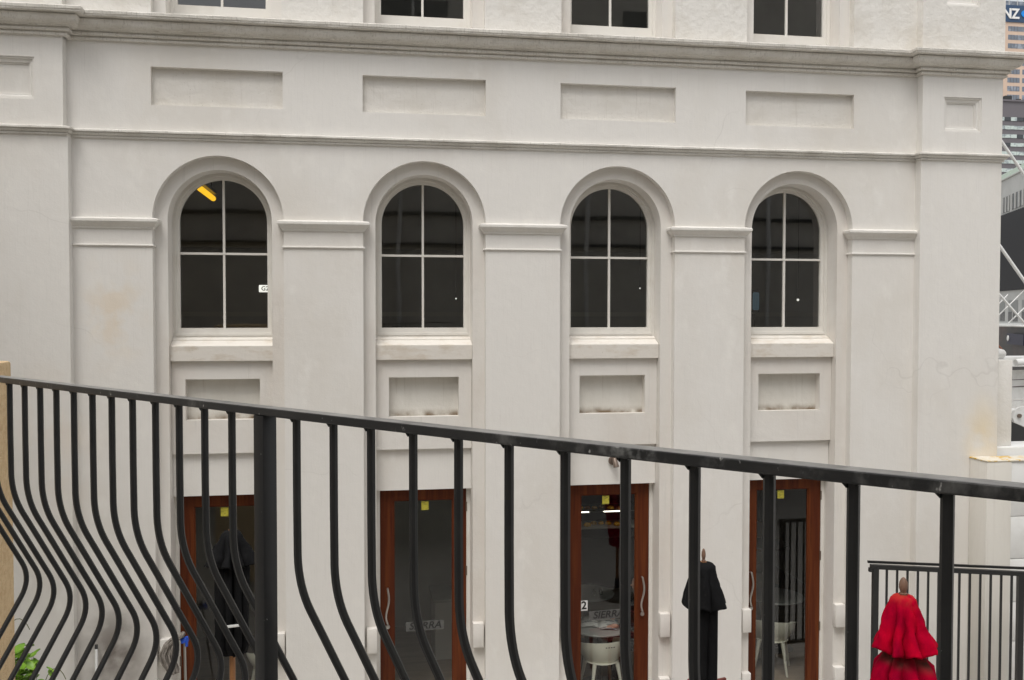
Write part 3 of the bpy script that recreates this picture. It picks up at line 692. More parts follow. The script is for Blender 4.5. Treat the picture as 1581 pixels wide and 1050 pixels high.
for i, dx in enumerate((-0.045, 0.045)):
    t = thing('shaker', ('left', 'right')[i] + ' one of two small shakers on the dim table behind the third door', 'shaker', (2.97 + dx, 2.12, FZ + 0.684), 0, 'table shakers')
    MB().lathe([(0.020, 0), (0.022, 0.05), (0.014, 0.075)], 12).build('body', M['glass'], t, smooth=50)
    MB().lathe([(0.016, 0.075), (0.016, 0.09), (0.006, 0.10)], 12).build('lid', M['steel'], t, smooth=50)
# newspaper
mb = MB()
for (x0, x1, y0, y1, tilt) in ((-0.21, 0.0, -0.16, 0.15, 0.10), (0.0, 0.22, -0.17, 0.14, -0.06)):
    n = 6
    V = [[mb.bm.verts.new((x0 + (x1 - x0) * i / n, (y0 if j == 0 else y1) - 0.25 * x0, 0.006 + 0.018 * math.sin(PI * i / n) + j * 0.012)) for j in (0, 1)] for i in range(n + 1)]
    for i in range(n): mb.bm.faces.new((V[i][0], V[i + 1][0], V[i + 1][1], V[i][1]))
nw = mb.build('newspaper', M['paper'], None, smooth=60); nw.location = (2.70, 0.98, FZ + 0.684); nw.rotation_euler = (0, 0, -0.25)
sol = nw.modifiers.new('thickness', 'SOLIDIFY'); sol.thickness = 0.003
tag(nw, 'open newspaper spread on the table behind the third door', 'newspaper')

# the reader, seated right of the table behind the door stile
def skin(name, verts, edges, radii, m, parent, sub=2):
    me = bpy.data.meshes.new(name); me.from_pydata(verts, edges, []); o = bpy.data.objects.new(name, me); COL.objects.link(o)
    o.parent = parent
    sk = o.modifiers.new('skin', 'SKIN'); sk.use_smooth_shade = True
    for i, r in enumerate(radii): me.skin_vertices[0].data[i].radius = (r, r) if not isinstance(r, tuple) else r
    me.skin_vertices[0].data[0].use_root = True
    sb = o.modifiers.new('sub', 'SUBSURF'); sb.levels = sub; sb.render_levels = sub
    dg = bpy.context.evaluated_depsgraph_get(); dg.update()
    m2 = bpy.data.meshes.new_from_object(o.evaluated_get(dg)); m2.materials.clear(); m2.materials.append(m)
    o.modifiers.clear(); o.data = m2
    return o
rd = thing('person', 'seated person in black, hands holding the newspaper behind the third door', 'person', (3.28, 1.02, FZ))
V = [(0, 0, .44), (0, 0, .60), (-.03, 0, .80), (-.05, 0, .93), (-.06, 0, 1.00),
     (-.05, .17, .90), (-.18, .24, .72), (-.36, .12, .722), (-.05, -.17, .90), (-.20, -.25, .715), (-.40, -.20, .722),
     (-.02, .10, .44), (-.40, .11, .47), (-.40, .11, .08), (-.02, -.10, .44), (-.40, -.12, .47), (-.40, -.12, .08)]
E = [(0, 1), (1, 2), (2, 3), (3, 4), (3, 5), (5, 6), (6, 7), (3, 8), (8, 9), (9, 10), (0, 11), (11, 12), (12, 13), (0, 14), (14, 15), (15, 16)]
skin('body', V, E, [.14, .13, .14, .10, .055, .065, .048, .034, .065, .048, .034, .085, .062, .045, .085, .062, .045], M['dark_cloth'], rd)
hd = MB(); bmesh.ops.create_icosphere(hd.bm, subdivisions=3, radius=0.1, matrix=Matrix.Translation((-0.085, 0, 1.13)) @ Matrix.Diagonal((0.95, 0.78, 1.18, 1)))
bmesh.ops.create_cone(hd.bm, cap_ends=True, segments=8, radius1=0.016, radius2=0.006, depth=0.04, matrix=Matrix.Translation((-0.185, 0, 1.12)) @ Matrix.Rotation(-PI / 2, 4, 'Y'))
hd.build('head', M['skin'], rd, smooth=70)
ha = MB(); bmesh.ops.create_icosphere(ha.bm, subdivisions=3, radius=0.104, matrix=Matrix.Translation((-0.07, 0, 1.155)) @ Matrix.Diagonal((0.95, 0.82, 1.10, 1)))
ha.build('hair', M['hair'], rd, smooth=70)
def hand(w, d):
    w = Vector(w); d = Vector(d).normalized(); s = d.cross(Vector((0, 0, 1)))
    vs = [w, w + d * .05, w + d * .085]; es = [(0, 1), (1, 2)]; rs = [.023, .030, .026]
    for k, (o, l) in enumerate(((-.027, .055), (-.009, .066), (.009, .062), (.026, .048))):
        b = len(vs); base = w + d * .085 + s * o
        vs += [base, base + d * l * .6 - Vector((0, 0, .004)), base + d * l - Vector((0, 0, .018))]; es += [(2, b), (b, b + 1), (b + 1, b + 2)]; rs += [.010, .0088, .007]
    b = len(vs); base = w + d * .03 - s * .03
    vs += [base, base + d * .035 - s * .02, base + d * .06 - s * .022 - Vector((0, 0, .01))]; es += [(1, b), (b, b + 1), (b + 1, b + 2)]; rs += [.013, .011, .008]
    return vs, es, rs
for w_, d_ in (((-.35, .12, .722), (-1, -.3, -.05)), ((-.39, -.20, .722), (-1, .2, -.05))):
    vs, es, rs = hand(w_, d_); skin('hand', vs, es, rs, M['skin'], rd, 1)

# lettered strips on the glass
def strip(xc, x, z, txt, w_, label, tilt=0.03):
    t = thing('window_strip', label, 'sign', (x, 0.356, z))
    MB().box(-w_ / 2, w_ / 2, -0.003, 0.0, -0.05, 0.05).build('strip', M['strip'], t)
    lettering('lettering', txt, M['letter'], t, 0.105, 0.001, (0, -0.0045, 0), shear=0.25, width=1.05, bold=0.002)
    t.rotation_euler = (0, tilt, 0)
strip(XC[1], 0.648, -3.305, 'SIERRA', 0.40, 'grey lettered strip on the glass of the second door', -0.02)
strip(XC[2], 2.635, -3.285, 'SIERRA', 0.42, 'grey lettered strip on the glass of the third door', -0.04)
nc = thing('number_card', 'white card with the numeral 2 at the left edge of the third door glass', 'card', (2.366, 0.350, -3.175))
MB().box(-0.045, 0.040, -0.003, 0.0, -0.055, 0.055).build('card', M['white'], nc)
lettering('numeral', '2', M['letter'], nc, 0.12, 0.001, (0.0, -0.005, 0), bold=0.003)

# display case at the back of the cafe
dc = thing('display_case', 'dark food display case with lit shelves behind the third door', 'display case', (3.65, 4.6, FZ))
MB().box(-1.1, 1.1, 0, 0.7, 0, 0.80).build('counter', M['dark'], dc)
MB().box(-1.1, 1.1, 0.66, 0.70, 0.80, 1.75).build('back_panel', M['dark'], dc)
for z in (0.92, 1.19):
    MB().box(-1.08, 1.08, 0.12, 0.66, z - 0.012, z).build('shelf', M['tabletop'], dc)
for (x0, x1) in ((-0.42, -0.16), (0.08, 0.46), (0.6, 1.0)):
    MB().box(x0, x1, 0.10, 0.118, 1.178, 1.192).build('strip_light', M['case_light'], dc)
for sx in (-1.1, 1.08): MB().box(sx, sx + 0.02, 0.1, 0.66, 0.80, 1.75).build('side_panel', M['dark'], dc)
ORD = ['first', 'second', 'third', 'fourth', 'fifth', 'sixth', 'seventh', 'eighth', 'ninth']
for z, where in ((0.92, 'lower'), (1.19, 'upper')):
    for i in range(9):
        x = -0.52 + 0.125 * i + random.uniform(-0.02, 0.02)
        r = random.uniform(0.045, 0.06)
        yel = random.random() < (0.75 if z < 1 else 0.45)
        o = MB().lathe([(0.0, 0.0), (r, 0.005), (r * 1.05, r * 0.5), (r * 0.6, r * 0.95), (0.0, r * 1.05)], 10).build('pastry', M['food_y'] if yel else M['food_r'], None, smooth=60)
        o.location = (3.65 + x, 4.6 + random.uniform(0.2, 0.42), FZ + z)
        tag(o, ('yellow' if yel else 'brown') + ' pastry, ' + ORD[i] + ' from the left on the ' + where + ' shelf of the display case', 'pastry', 'pastries in the display case')
# pictures and panels on the cafe's back wall
ps = thing('framed_poster', 'white framed poster on the back wall behind the rightmost door', 'poster', (7.46 - 0.9, 5.98, -3.20))
MB().box(-0.16, 0.20, -0.02, 0.0, -0.32, 0.42).build('frame', M['white'], ps)
for (z0, z1) in ((-0.28, -0.06), (-0.03, 0.17), (0.20, 0.38)): MB().box(-0.13, 0.17, -0.025, -0.021, z0, z1).build('picture', M['poster'], ps)
oc = thing('ochre_cabinet', 'ochre wooden cabinet in the dim corner behind the rightmost door', 'cabinet', (6.45, 5.6, FZ))
MB().box(-0.30, 0.30, 0, 0.38, 0.08, 0.72, 0.01).build('carcass', M['ochre'], oc)
MB().box(-0.27, 0.27, 0.03, 0.36, 0.0, 0.08).build('plinth', M['dark'], oc)
for sx in (-0.15, 0.15): MB().box(sx - 0.14, sx + 0.14, -0.015, -0.001, 0.10, 0.70, 0.004).build('cabinet_door', M['ochre'], oc)
cb = thing('pale_counter', 'pale counter end in the dark behind the second door', 'counter', (1.02, 2.0, FZ))
MB().box(-0.14, 0.24, 0, 0.6, 0.0, 0.72, 0.01).build('body', M['cream'], cb)
MB().box(-0.17, 0.27, -0.03, 0.63, 0.721, 0.76, 0.008).build('top', M['inner_wall'], cb)

# ------------------------------------------------------------------ wall spotlight over the third door
sp = thing('wall_spotlight', 'small brown spotlight pointing down over the third door', 'lamp', (2.645, 0.242, -1.585))
MB().lathe([(0.0, -0.018), (0.040, -0.016), (0.048, 0.0)], 18).build('mount', M['bronze'], sp, smooth=50)
sp.children[0].rotation_euler = (PI / 2, 0, 0); sp.children[0].location = (0, -0.018, 0)
sp.children[0].rotation_euler = (-PI / 2, 0, 0)
MB().tube([(0, -0.015, 0), (0.012, -0.055, -0.005)], 0.014, 10).build('arm', M['bronze'], sp, smooth=60)
MB().tube([(0.004, -0.060, 0.030), (0.008, -0.064, 0.022), (0.020, -0.085, -0.045), (0.022, -0.088, -0.060)], [0.020, 0.027, 0.030, 0.033], 16).build('barrel', M['bronze'], sp, smooth=50)
MB().tube([(0.0222, -0.0885, -0.0605), (0.0224, -0.0888, -0.063)], 0.026, 16).build('lens', M['cream'], sp, smooth=50)

# ------------------------------------------------------------------ closed parasols
def parasol(loc, rz, name_label, top, cloth_m, cape_m, low_m, cape_r, cape_z, cape_top_r, low, seed, tag_=False, skew=0.0, nf=8, fin=1.0, fin_m=None):
    rnd = random.Random(seed)
    t = thing('closed_parasol', name_label, 'parasol', loc, rz)
    ph = [rnd.uniform(0.65, 1.25) for _ in range(nf)]
    def fold(amp, zamp, z0, z1):
        def f(r, z, a):
            u = min(1, max(0, (z1 - z) / (z1 - z0)))
            a2 = a + 0.16 * math.sin(2 * a + seed) + 0.10 * math.sin(3 * a + 2.0 * seed); a2 %= 2 * PI
            q = a2 / (2 * PI) * nf; i = int(q) % nf; h = abs(math.sin(q * PI)) ** 0.42
            k = ph[i] * (1 - (q - int(q))) + ph[(i + 1) % nf] * (q - int(q))
            rr = r * (1 - amp * u ** 0.95 * (1 - h) + 0.16 * u * (k - 1)) + skew * u * r * math.cos(a)
            return rr, z + zamp * u * u * (h - 0.5) * k
        return f
    n = nf * 14
    MB().lathe([(0.02, -.11), (0.024, -.05), (0.034, -0.04), (0.034, -0.022), (0.024, -.018), (0.026, -0.008), (0.035, .012), (0.036, .035), (0.031, .058), (0.020, .078), (0.009, .088), (0.001, .092)], 18).build('finial', fin_m or M['finial'], t, smooth=50)
    fo = t.children[-1]; fo.location = (0, 0, top - 0.092); fo.scale = (0.86 * fin, 0.86 * fin, 0.55 + 0.45 * fin)
    zt = top - 0.122
    pr = [(0.02, zt), (cape_top_r * 0.75, zt - 0.012), (cape_top_r, zt - 0.035)]
    zb = cape_z
    for i in range(1, 21):
        u = i / 20; pr.append((cape_top_r + (cape_r - cape_top_r) * u ** 1.15, zt - 0.035 - (zt - 0.035 - zb) * u))
    f = fold(0.60, 0.06, zb, zt)
    mb = MB().lathe(pr, n, cap=False, fold=f)
    def crumple(b, amt):
        for v in b.bm.verts:
            q = Vector((v.co.x * 9 + seed, v.co.y * 9, v.co.z * 5)); k2 = min(1.0, max(0.0, (zt - v.co.z) / 0.12))
            nv = mnoise.noise_vector(q) * amt * k2 + mnoise.noise_vector(q * 2.7) * amt * 0.45 * k2
            v.co += nv * Vector((1, 1, 0.7))
    crumple(mb, 0.022)
    cp = mb.build('top_canopy', cape_m, t, smooth=70)
    sm = cp.modifiers.new('thickness', 'SOLIDIFY'); sm.thickness = 0.006
    MB().tube([(0, 0, 0.08), (0, 0, zt)], 0.024, 14).build('pole', M['timber'], t, smooth=60)
    lo = [(r, z) for r, z in low]
    f2 = fold(0.62, 0.03, lo[0][1] - 0.30, lo[0][1])
    lb = MB().lathe(lo, n, cap=False, fold=f2); crumple(lb, 0.024)
    lm = lb.build('main_canopy', low_m, t, smooth=70)
    sm = lm.modifiers.new('thickness', 'SOLIDIFY'); sm.thickness = 0.006
    MB().lathe([(0.26, 0.0), (0.26, 0.05), (0.05, 0.09), (0.03, 0.30)], 24).build('base', M['dark'], t, smooth=40)
    if tag_:
        MB().box(-0.055, 0.05, -0.200, -0.190, 1.782, 1.802, 0.002).build('label_strip', M['white'], t)
    return t
GT = lambda z: z - G
# red parasol in front of the black fence
parasol((3.785, -3.40, G), 0.3, 'red closed parasol with brown finial in front of the black fence', GT(-1.872), M['red'], M['red_faded'], M['dirty_red'], 0.245, GT(-2.395), 0.090,
        [(0.09, GT(-2.34)), (0.15, GT(-2.44)), (0.21, GT(-2.52)), (0.25, GT(-2.66)), (0.225, GT(-2.80)), (0.17, GT(-3.1)), (0.15, GT(-3.5))], 4, skew=0.03, nf=8, fin=1.0)
# black parasol between the third and fourth doors
parasol((2.565, -2.70, G), 0.75, 'black closed parasol standing before the pier between the third and fourth doors', GT(-1.775), M['black_cloth'], M['black_cloth'], M['black_cloth'], 0.185, GT(-2.245), 0.095,
        [(0.09, GT(-2.15)), (0.115, GT(-2.25)), (0.118, GT(-2.60)), (0.118, GT(-3.0)), (0.13, GT(-3.3)), (0.10, GT(-3.5))], 5, nf=6, fin=0.52)
# black parasol in front of the leftmost door
parasol((-1.055, -1.60, G), 0.2, 'black closed parasol with a white label before the leftmost door', GT(-1.655), M['black_cloth'], M['black_cloth'], M['black_cloth'], 0.235, GT(-2.06), 0.085,
        [(0.10, GT(-1.97)), (0.15, GT(-2.10)), (0.155, GT(-2.5)), (0.15, GT(-2.70)), (0.12, GT(-2.80))], 9, True, nf=8, fin=0.5, fin_m=M['dark'])

# ------------------------------------------------------------------ black fence on the right
fn = thing('bar_fence', 'black steel bar fence standing before the right corner of the building', 'fence', (5.12, -0.70, G))
A0 = Vector((0, 0)); A1 = Vector((1.60, -0.330)); L = (A1 - A0).length; dv = (A1 - A0) / L
zt = -2.560 - G; drop = -0.035
def fpt(s, z): return Vector((dv.x * s, dv.y * s, z + drop * s))
UPZ = (0, 0, 1)
sq = [(1, 1), (1, -1), (-1, -1), (-1, 1)]
def fbar(a, b, hw, name):
    MB().tube([a, b], hw * 1.0, section=sq, up=(-dv.y, dv.x, 0) if abs((b - a).z) > abs((b - a).x) else UPZ).build(name, M['fence'], fn)
fbar(fpt(-0.02, zt - 0.022), fpt(L + 0.4, zt - 0.022), 0.022, 'top_rail')
fbar(fpt(-0.02, zt - 1.55), fpt(L + 0.4, zt - 1.55), 0.020, 'bottom_rail')
fbar(Vector((0.0, 0.09, zt + 0.004)), Vector((0.0 + dv.x * (L + 0.3), 0.09 + dv.y * (L + 0.3), zt + 0.004 + drop * L)), 0.012, 'rear_rail')
fbar(fpt(0.03, 0.0), fpt(0.03, zt - 0.03), 0.028, 'post'); fbar(fpt(L - 0.16, 0), fpt(L - 0.16, zt - 0.03), 0.028, 'post'); fbar(fpt(L + 0.36, 0), fpt(L + 0.36, zt - 0.03), 0.028, 'post')
s0 = 0.145; i = 0
while s0 < L - 0.2:
    fbar(fpt(s0, zt - 1.54), fpt(s0, zt - 0.035), 0.0095, 'bar'); s0 += 0.1035
fbar(fpt(0.0, zt - 0.055), fpt(-0.035, zt - 0.055), 0.02, 'bracket')

# ------------------------------------------------------------------ walls and piers at the right corner
p1 = thing('lichen_pier', 'cream square pier with yellow lichen on its top at the building corner', 'pier', (6.75, -0.26, G))
MB().box(-0.147, 0.147, -0.145, 0.148, 0, 2.70, 0.006).build('shaft', M['pier'], p1, smooth=35)
MB().box(-0.152, 1.6, -0.150, 0.148, 2.701, 2.716, 0.004).build('cap', M['lichen'], p1, smooth=35)
p2 = thing('boarded_wall', 'white boarded low wall right of the lichen pier', 'wall', (7.7, -0.26, G))
for z0, z1 in ((0, 0.30), (0.306, 0.74), (0.746, 1.17), (1.176, 1.64), (1.646, 2.10), (2.106, 2.699)):
    MB().box(-0.80, 0.85, -0.135, 0.146, z0, z1, 0.004).build('board', M['white'], p2, smooth=35)
p3 = thing('ledge_wall', 'white ledge wall behind the lichen pier', 'wall', (7.9, 0.25, G))
MB().box(-0.96, 1.2, -0.25, 0.20, 0, 2.79, 0.006).build('body', M['white'], p3, smooth=35)
p4 = thing('end_pier', 'slim white pier standing on the ledge beside the building corner', 'pier', (7.16, 0.20, -1.51))
MB().box(-0.16, 0.107, -0.10, 0.10, 0.0, 0.972, 0.006).build('shaft', M['cap'], p4, smooth=35)
MB().box(-0.16, 0.085, -0.09, 0.09, 0.973, 0.985).build('cap', M['white'], p4)
# rounded white fitting on the pier
p5 = thing('white_bollard', 'rounded white horizontal bollard lying on top of the slim pier', 'bollard', (7.10, 0.20, -0.52))
MB().tube([(-0.25, 0, 0.06), (0.07, 0, 0.055), (0.115, 0, 0.05), (0.135, 0, 0.046), (0.142, 0, 0.044)], [0.058, 0.058, 0.05, 0.034, 0.008], 16).build('drum', M['white_steel'], p5, smooth=60)
MB().tube([(-0.02, 0, 0.115), (0.0, 0, 0.16)], [0.035, 0.02], 12).build('neck', M['white_steel'], p5, smooth=60)
rp = MB().tube([(6.98, 0.22, -0.22), (7.06, 0.22, -0.27), (7.16, 0.22, -0.36), (7.22, 0.22, -0.42)], 0.011, 8).build('mooring_rope', M['rope'], None, smooth=60)
tag(rp, 'brown rope slanting down behind the rounded white bollard', 'rope')

# ------------------------------------------------------------------ white steel gangway and stays beyond the corner
gw = thing('steel_gangway', 'white steel gangway with stays and braces beyond the building corner', 'gangway', (14.0, 7.0, G))
def wtube(pts, r, name, m='white_steel', n=10): return MB().tube(pts, r, n).build(name, M[m], gw, True, smooth=60)
def bgpt(u, v, y):                       # point seen along a line of sight at depth y (bearing and drop from the lens)
    d = F + RX * ((u - 790.5) / 1450) - UZ * ((v - 525) / 1450)
    t = (y - CY) / d.y
    return Vector((0, CY, 0)) + d * t
Y7 = 7.0
wtube([bgpt(1520, 180, Y7), bgpt(1610, 312, Y7)], 0.029, 'stay')
wtube([bgpt(1515, 339, Y7), bgpt(1620, 489, Y7)], 0.031, 'stay')
wtube([bgpt(1518, 426, Y7), bgpt(1600, 520, Y7)], 0.022, 'stay')
for a, b in (((1520, 508), (1592, 438)), ((1556, 500), (1610, 448)), ((1520, 492), (1556, 455))):
    wtube([bgpt(*a, Y7 + 0.1), bgpt(*b, Y7 + 0.1)], 0.011, 'brace')
wtube([bgpt(1515, 502, Y7 + 0.2), bgpt(1640, 505, Y7 + 0.2)], 0.022, 'chord')
wtube([bgpt(1510, 628, 4), bgpt(1640, 648, 4)], 0.060, 'lower_pipe')
wtube([bgpt(1568, 560, 4), bgpt(1640, 552, 4)], 0.055, 'upper_pipe')
def plank(v0, v1, y=5.0, name='side_board', m='white_steel'):
    a, b = bgpt(1530, v1 + 3, y), bgpt(1680, v0 - 4, y)
    h = (bgpt(1530, v0, y) - bgpt(1530, v1, y)).z
    mb = MB(); p0 = bgpt(1530, v1 + 2.4, y); p1_ = bgpt(1680, v1 - 5, y)
    mb.obox((p0 + p1_) / 2 + Vector((0, 0, h / 2)), (p1_ - p0) / 2, Vector((0, 0.03, 0)), Vector((0, 0, h / 2)))
    mb.build(name, M[m], gw, True)
for v0, v1 in ((571, 585), (586.5, 595.5), (597.5, 616), (618, 627)): plank(v0, v1)
def plate(y=3.6):
    loop = [(1564, 646), (1567, 634), (1574, 629), (1600, 626), (1600, 668), (1584, 660), (1566, 652)]
    mb = MB(); f = [mb.bm.verts.new(bgpt(u, v, y)) for u, v in loop]; b = [mb.bm.verts.new(bgpt(u, v, y) + Vector((0, 0.05, 0))) for u, v in loop]
    n = len(f); mb.bm.faces.new(f); mb.bm.faces.new(b[::-1])
    for i in range(n): mb.bm.faces.new((f[i], b[i], b[(i + 1) % n], f[(i + 1) % n]))
    mb.build('joint_plate', M['white_steel'], gw, True)
    c = bgpt(1573, 642, y)
    MB().tube([c + Vector((0, -0.03, 0)), c + Vector((0, 0.02, 0))], 0.032, 12).build('bolt', M['bronze'], gw, True, smooth=50)
plate()
q0 = bgpt(1556, 640, 6.0); q1 = bgpt(1700, 700, 6.0)
MB().box(q0.x, q1.x + 1, 6.0, 6.4, G, q0.z - 0.02).build('dark_skirt', M['dark'], gw, True)
MB().box(bgpt(1566, 0, 4.6).x, 12.0, 4.7, 5.3, bgpt(1566, 566, 4.7).z, bgpt(1566, 552, 4.7).z).build('deck_box', M['white_steel'], gw, True)

# ------------------------------------------------------------------ buildings beyond
# pale grey building with black corrugated cladding: its wall runs away to the left
sb_ = thing('corrugated_building', 'pale grey building with black corrugated cladding beyond the right corner', 'building', (37.43, 40.0, G))
wd = Vector((0.39, 0.92, 0)).normalized(); wn = Vector((0.92, -0.39, 0))
ctr = Vector((37.43, 40.0, 0))
def wall_pt(s, z, out=0.0): return ctr - wd * s + wn * out * -1 + Vector((0, 0, z))
def wbox(s0, s1, z0, z1, o0, o1, name, m, parent=None):
    c = (wall_pt(s0, z0, o0) + wall_pt(s1, z1, o1)) / 2
    return MB().obox(c, wd * abs(s1 - s0) / 2, wn * abs(o1 - o0) / 2, Vector((0, 0, (z1 - z0) / 2))).build(name, M[m], parent or sb_, True)
wbox(-9, 9, 5.80, 7.95, -6, 0.0, 'upper_wall', 'shed_grey')
wbox(-9, 9, -4.3, 1.32, -6, -0.05, 'lower_wall', 'shop_dark')
wbox(-9, 9, -0.62, 1.30, -0.04, 0.02, 'window_band', 'shed_grey')
wbox(-9, 9, -0.80, -0.60, -0.04, 0.15, 'ledge', 'white')
wbox(-9, 9, 7.96, 8.02, -3, 0.1, 'parapet_rail', 'shed_grey')
for k in range(9):
    wbox(-9 + 2.0 * k, -7.08 + 2.0 * k, 8.03, 8.68, -0.6, -0.55, 'glass_panel', 'greenish')
for k in range(-3, 3):
    a = -0.2 + k * 2.95
    for w0, w1 in ((0.0, 2.25),) if k % 2 == 0 else ((1.0, 2.3),):
        f = wbox(a + w0, a + w1, 6.0, 6.92, -0.02, 0.03, 'window', 'office_dark')
        n_ = 3 if w1 > 2.24 and w0 == 0 else 2
        for j in range(0, n_ + 1):
            c0 = a + w0 + (w1 - w0) * j / n_
            wbox(c0 - 0.07, c0 + 0.07, 6.0, 6.92, 0.031, 0.09, 'mullion', 'shed_grey', f)
    b = -0.6 + k * 2.75
    f = wbox(b, b + 1.95, -0.50, 0.72, 0.021, 0.035, 'window', 'window_pane')
    wbox(b, b + 1.95, -0.50, 0.05, 0.036, 0.045, 'pane', 'office_dark', f)
    wbox(b + 0.95, b + 1.03, -0.50, 0.05, 0.046, 0.07, 'mullion', 'shed_grey', f)
# corrugation ribs
mb = MB(); n = 84; pr = []
for k in range(n + 1):
    s = -9 + 18 * k / n; o = 0.04 if k % 2 else 0.22
    pr.append((mb.bm.verts.new(wall_pt(s, 1.30, o)), mb.bm.verts.new(wall_pt(s, 5.84, o))))
for k in range(n): mb.bm.faces.new((pr[k][0], pr[k + 1][0], pr[k + 1][1], pr[k][1]))
c_ = mb.build('corrugated_sheet', M['corrugate'], sb_, True)
wbox(-9, 9, 1.33, 5.79, -6, 0.04, 'backing', 'corrugate')
sg2 = wbox(-0.15, 3.2, -1.82, -1.20, 0.1, 0.2, 'shop_sign', 'shop_navy')
cc = wall_pt(0.25, -1.48, 0.22)
dd = MB().tube([cc, cc + wn * 0.05 * -1], 0.16, 16).build('emblem', M['white'], sg2, True)

def office(name, label, loc, w_, h_, dep, m):
    t = thing(name, label, 'building', loc)
    MB().box(-w_ / 2, w_ / 2, 0, dep, 0, h_).build('wall', M[m], t)
    return t
o1 = office('dark_office_block', 'dark plum grey office block with pale window strips below the peach tower', (230.0, 290.0, G), 60, 78.2, 30, 'office')
for fl, zc in enumerate([72.1 - 2.98 * i for i in range(18)]):
    for k in range(16):
        x = -14.9 + k * 2.45
        mt = M['office_dark'] if (fl == 0 and k not in (2, 4)) or (k * 7 + fl * 5) % 9 == 0 else M['office_glass']
        MB().box(x, x + 2.32, -0.20, 0.02, zc - 0.62, zc + 0.62).build('window', mt, o1)
MB().box(-30.2, 30.2, -0.5, 30, 78.21, 78.8).build('roof_edge', M['office'], o1)
for k in range(12): MB().box(-28 + k * 4.6, -26.5 + k * 4.6 + (k % 2), 3, 6, 78.81, 80.0 + (k % 3) * 0.5).build('roof_plant', M['dark'], o1)

tw = thing('peach_tower', 'peach clad high rise tower with a dark blue lettered sign', 'building', (300.0, 360.0, G))
TW = 129.4
MB().box(-29.5, 30, 0, 40, 0, TW).build('wall', M['tower'], tw)
for fl in range(26):
    z = TW - 2.75 - fl * 3.66
    for k in range(6):
        x = -24.5 + k * 7.1
        f = MB().box(x, x + (7.0 if fl < 3 else 5.9), -0.05, 0.10, z - 1.05, z + 1.05).build('window', M['tower_glass'], tw)
        if fl < 16 and k < 2:
            for j in range(1, 4): MB().box(x + j * 1.45 - 0.08, x + j * 1.45 + 0.08, -0.15, -0.06, z - 1.05, z + 1.05).build('mullion', M['office'], f)
sgn = MB().box(-29.8, 30.3, -0.4, 12, TW + 0.02, TW + 7.2).build('sign_band', M['sign_blue'], tw)
for ch, lx in (('A', -29.4), ('N', -25.5), ('Z', -21.6)):
    lettering('letter', ch, M['white'], sgn, 5.9, 0.15, (lx, -0.6, TW + 3.3), bold=0.16, width=0.95)
lg = MB().lathe([(0.0, -0.15), (1.9, -0.15), (1.9, 0.15), (0.0, 0.15)], 20).build('logo', M['logo_blue'], sgn, smooth=40); lg.rotation_euler = (PI / 2, 0, 0); lg.location = (-16.9, -0.6, TW + 3.7); lg.scale = (1, 0.8, 1)
MB().box(-26, 24, 4, 30, TW + 7.21, TW + 10.5).build('roof_plant', M['tower_glass'], tw)
for k in range(12): MB().tube([(-26 + 4 * k, 3, TW + 7.2), (-26 + 4 * k, 3, TW + 11.2)], 0.18, 6).build('roof_mast', M['shed_grey'], tw)

# ------------------------------------------------------------------ things against the facade at street level
mp = thing('mop', 'grey string mop with blue clamp leaning head up by the leftmost door', 'mop', (-1.66, -0.42, G))
MB().tube([(0.045, -0.07, 0.0), (-0.03, 0.26, 1.16)], 0.012, 8).build('handle', M['steel'], mp, smooth=60)
MB().obox((-0.03, 0.258, 1.15), (0.035, 0, 0.01), (0, 0.022, 0), (-0.008, 0.008, 0.022), 0.008).build('clamp', M['blue'], mp, smooth=50)
MB().tube([(0.0, 0.22, 1.19), (-0.005, 0.22, 1.10)], 0.013, 8).build('blue_grip', M['blue'], mp, smooth=60)
mb = MB()
for k in range(60):
    a = random.uniform(-1.2, 1.2); y = random.uniform(-0.04, 0.05)
    pts = []
    for j in range(6):
        u = j / 5
        pts.append((-0.045 - (0.16 + 0.05 * math.sin(k)) * math.sin(u * PI * 0.8) * (0.6 + 0.4 * math.cos(a)) + random.uniform(-0.012, 0.012), 0.26 + y + 0.03 * a * u, 1.20 - 0.36 * u + 0.05 * math.sin(PI * u) + random.uniform(-0.015, 0.015)))
    mb.tube(pts, 0.009, 5)
st = mb.build('mop_strands', M['mop'], mp, smooth=60); st['kind'] = 'stuff'
br = thing('white_stick', 'thin white stick leaning on the stained wall beside the left pilaster', 'stick', (-2.46, -0.36, G))
MB().tube([(0.03, -0.08, 0.0), (-0.06, 0.30, 1.07)], 0.013, 8).build('shaft', M['white_steel'], br, smooth=60)
MB().tube([(-0.06, 0.30, 1.07), (-0.064, 0.315, 1.11)], 0.015, 8).build('end_cap', M['dark'], br, smooth=60)

def wood_chair(loc, rz, label, m, mb_):
    t = thing('terrace_chair', label, 'chair', loc, rz)
    for sx in (-1, 1):
        MB().tube([(sx * 0.2, 0.2, 0), (sx * 0.2, 0.2, 0.44)], 0.018, 6).build('leg', M[m], t)
        MB().tube([(sx * 0.2, -0.2, 0), (sx * 0.2, -0.2, 0.44), (sx * 0.2, -0.25, 0.69)], 0.018, 6).build('leg', M[m], t)
    MB().box(-0.22, 0.22, -0.2, 0.22, 0.44, 0.47, 0.006).build('seat', M[mb_], t)
    for z in (0.555, 0.66): MB().box(-0.215, 0.215, -0.262 + (0.76 - z) * 0.14, -0.232 + (0.76 - z) * 0.14, z - 0.035, z + 0.04, 0.006).build('back_slat', M[mb_], t)
M['maroon'] = mat('maroon_timber', (0.16, 0.03, 0.02), 0.5, noise=[((20, 20, 4), (0.09, 0.015, 0.01), 0.4, 0.7, 4)])
M['red_paint'] = mat('dull_red_paint', (0.30, 0.035, 0.03), 0.5)
wood_chair((3.40, -1.05, G), 3.45, 'maroon slatted chair against the pier left of the rightmost door', 'maroon', 'maroon')
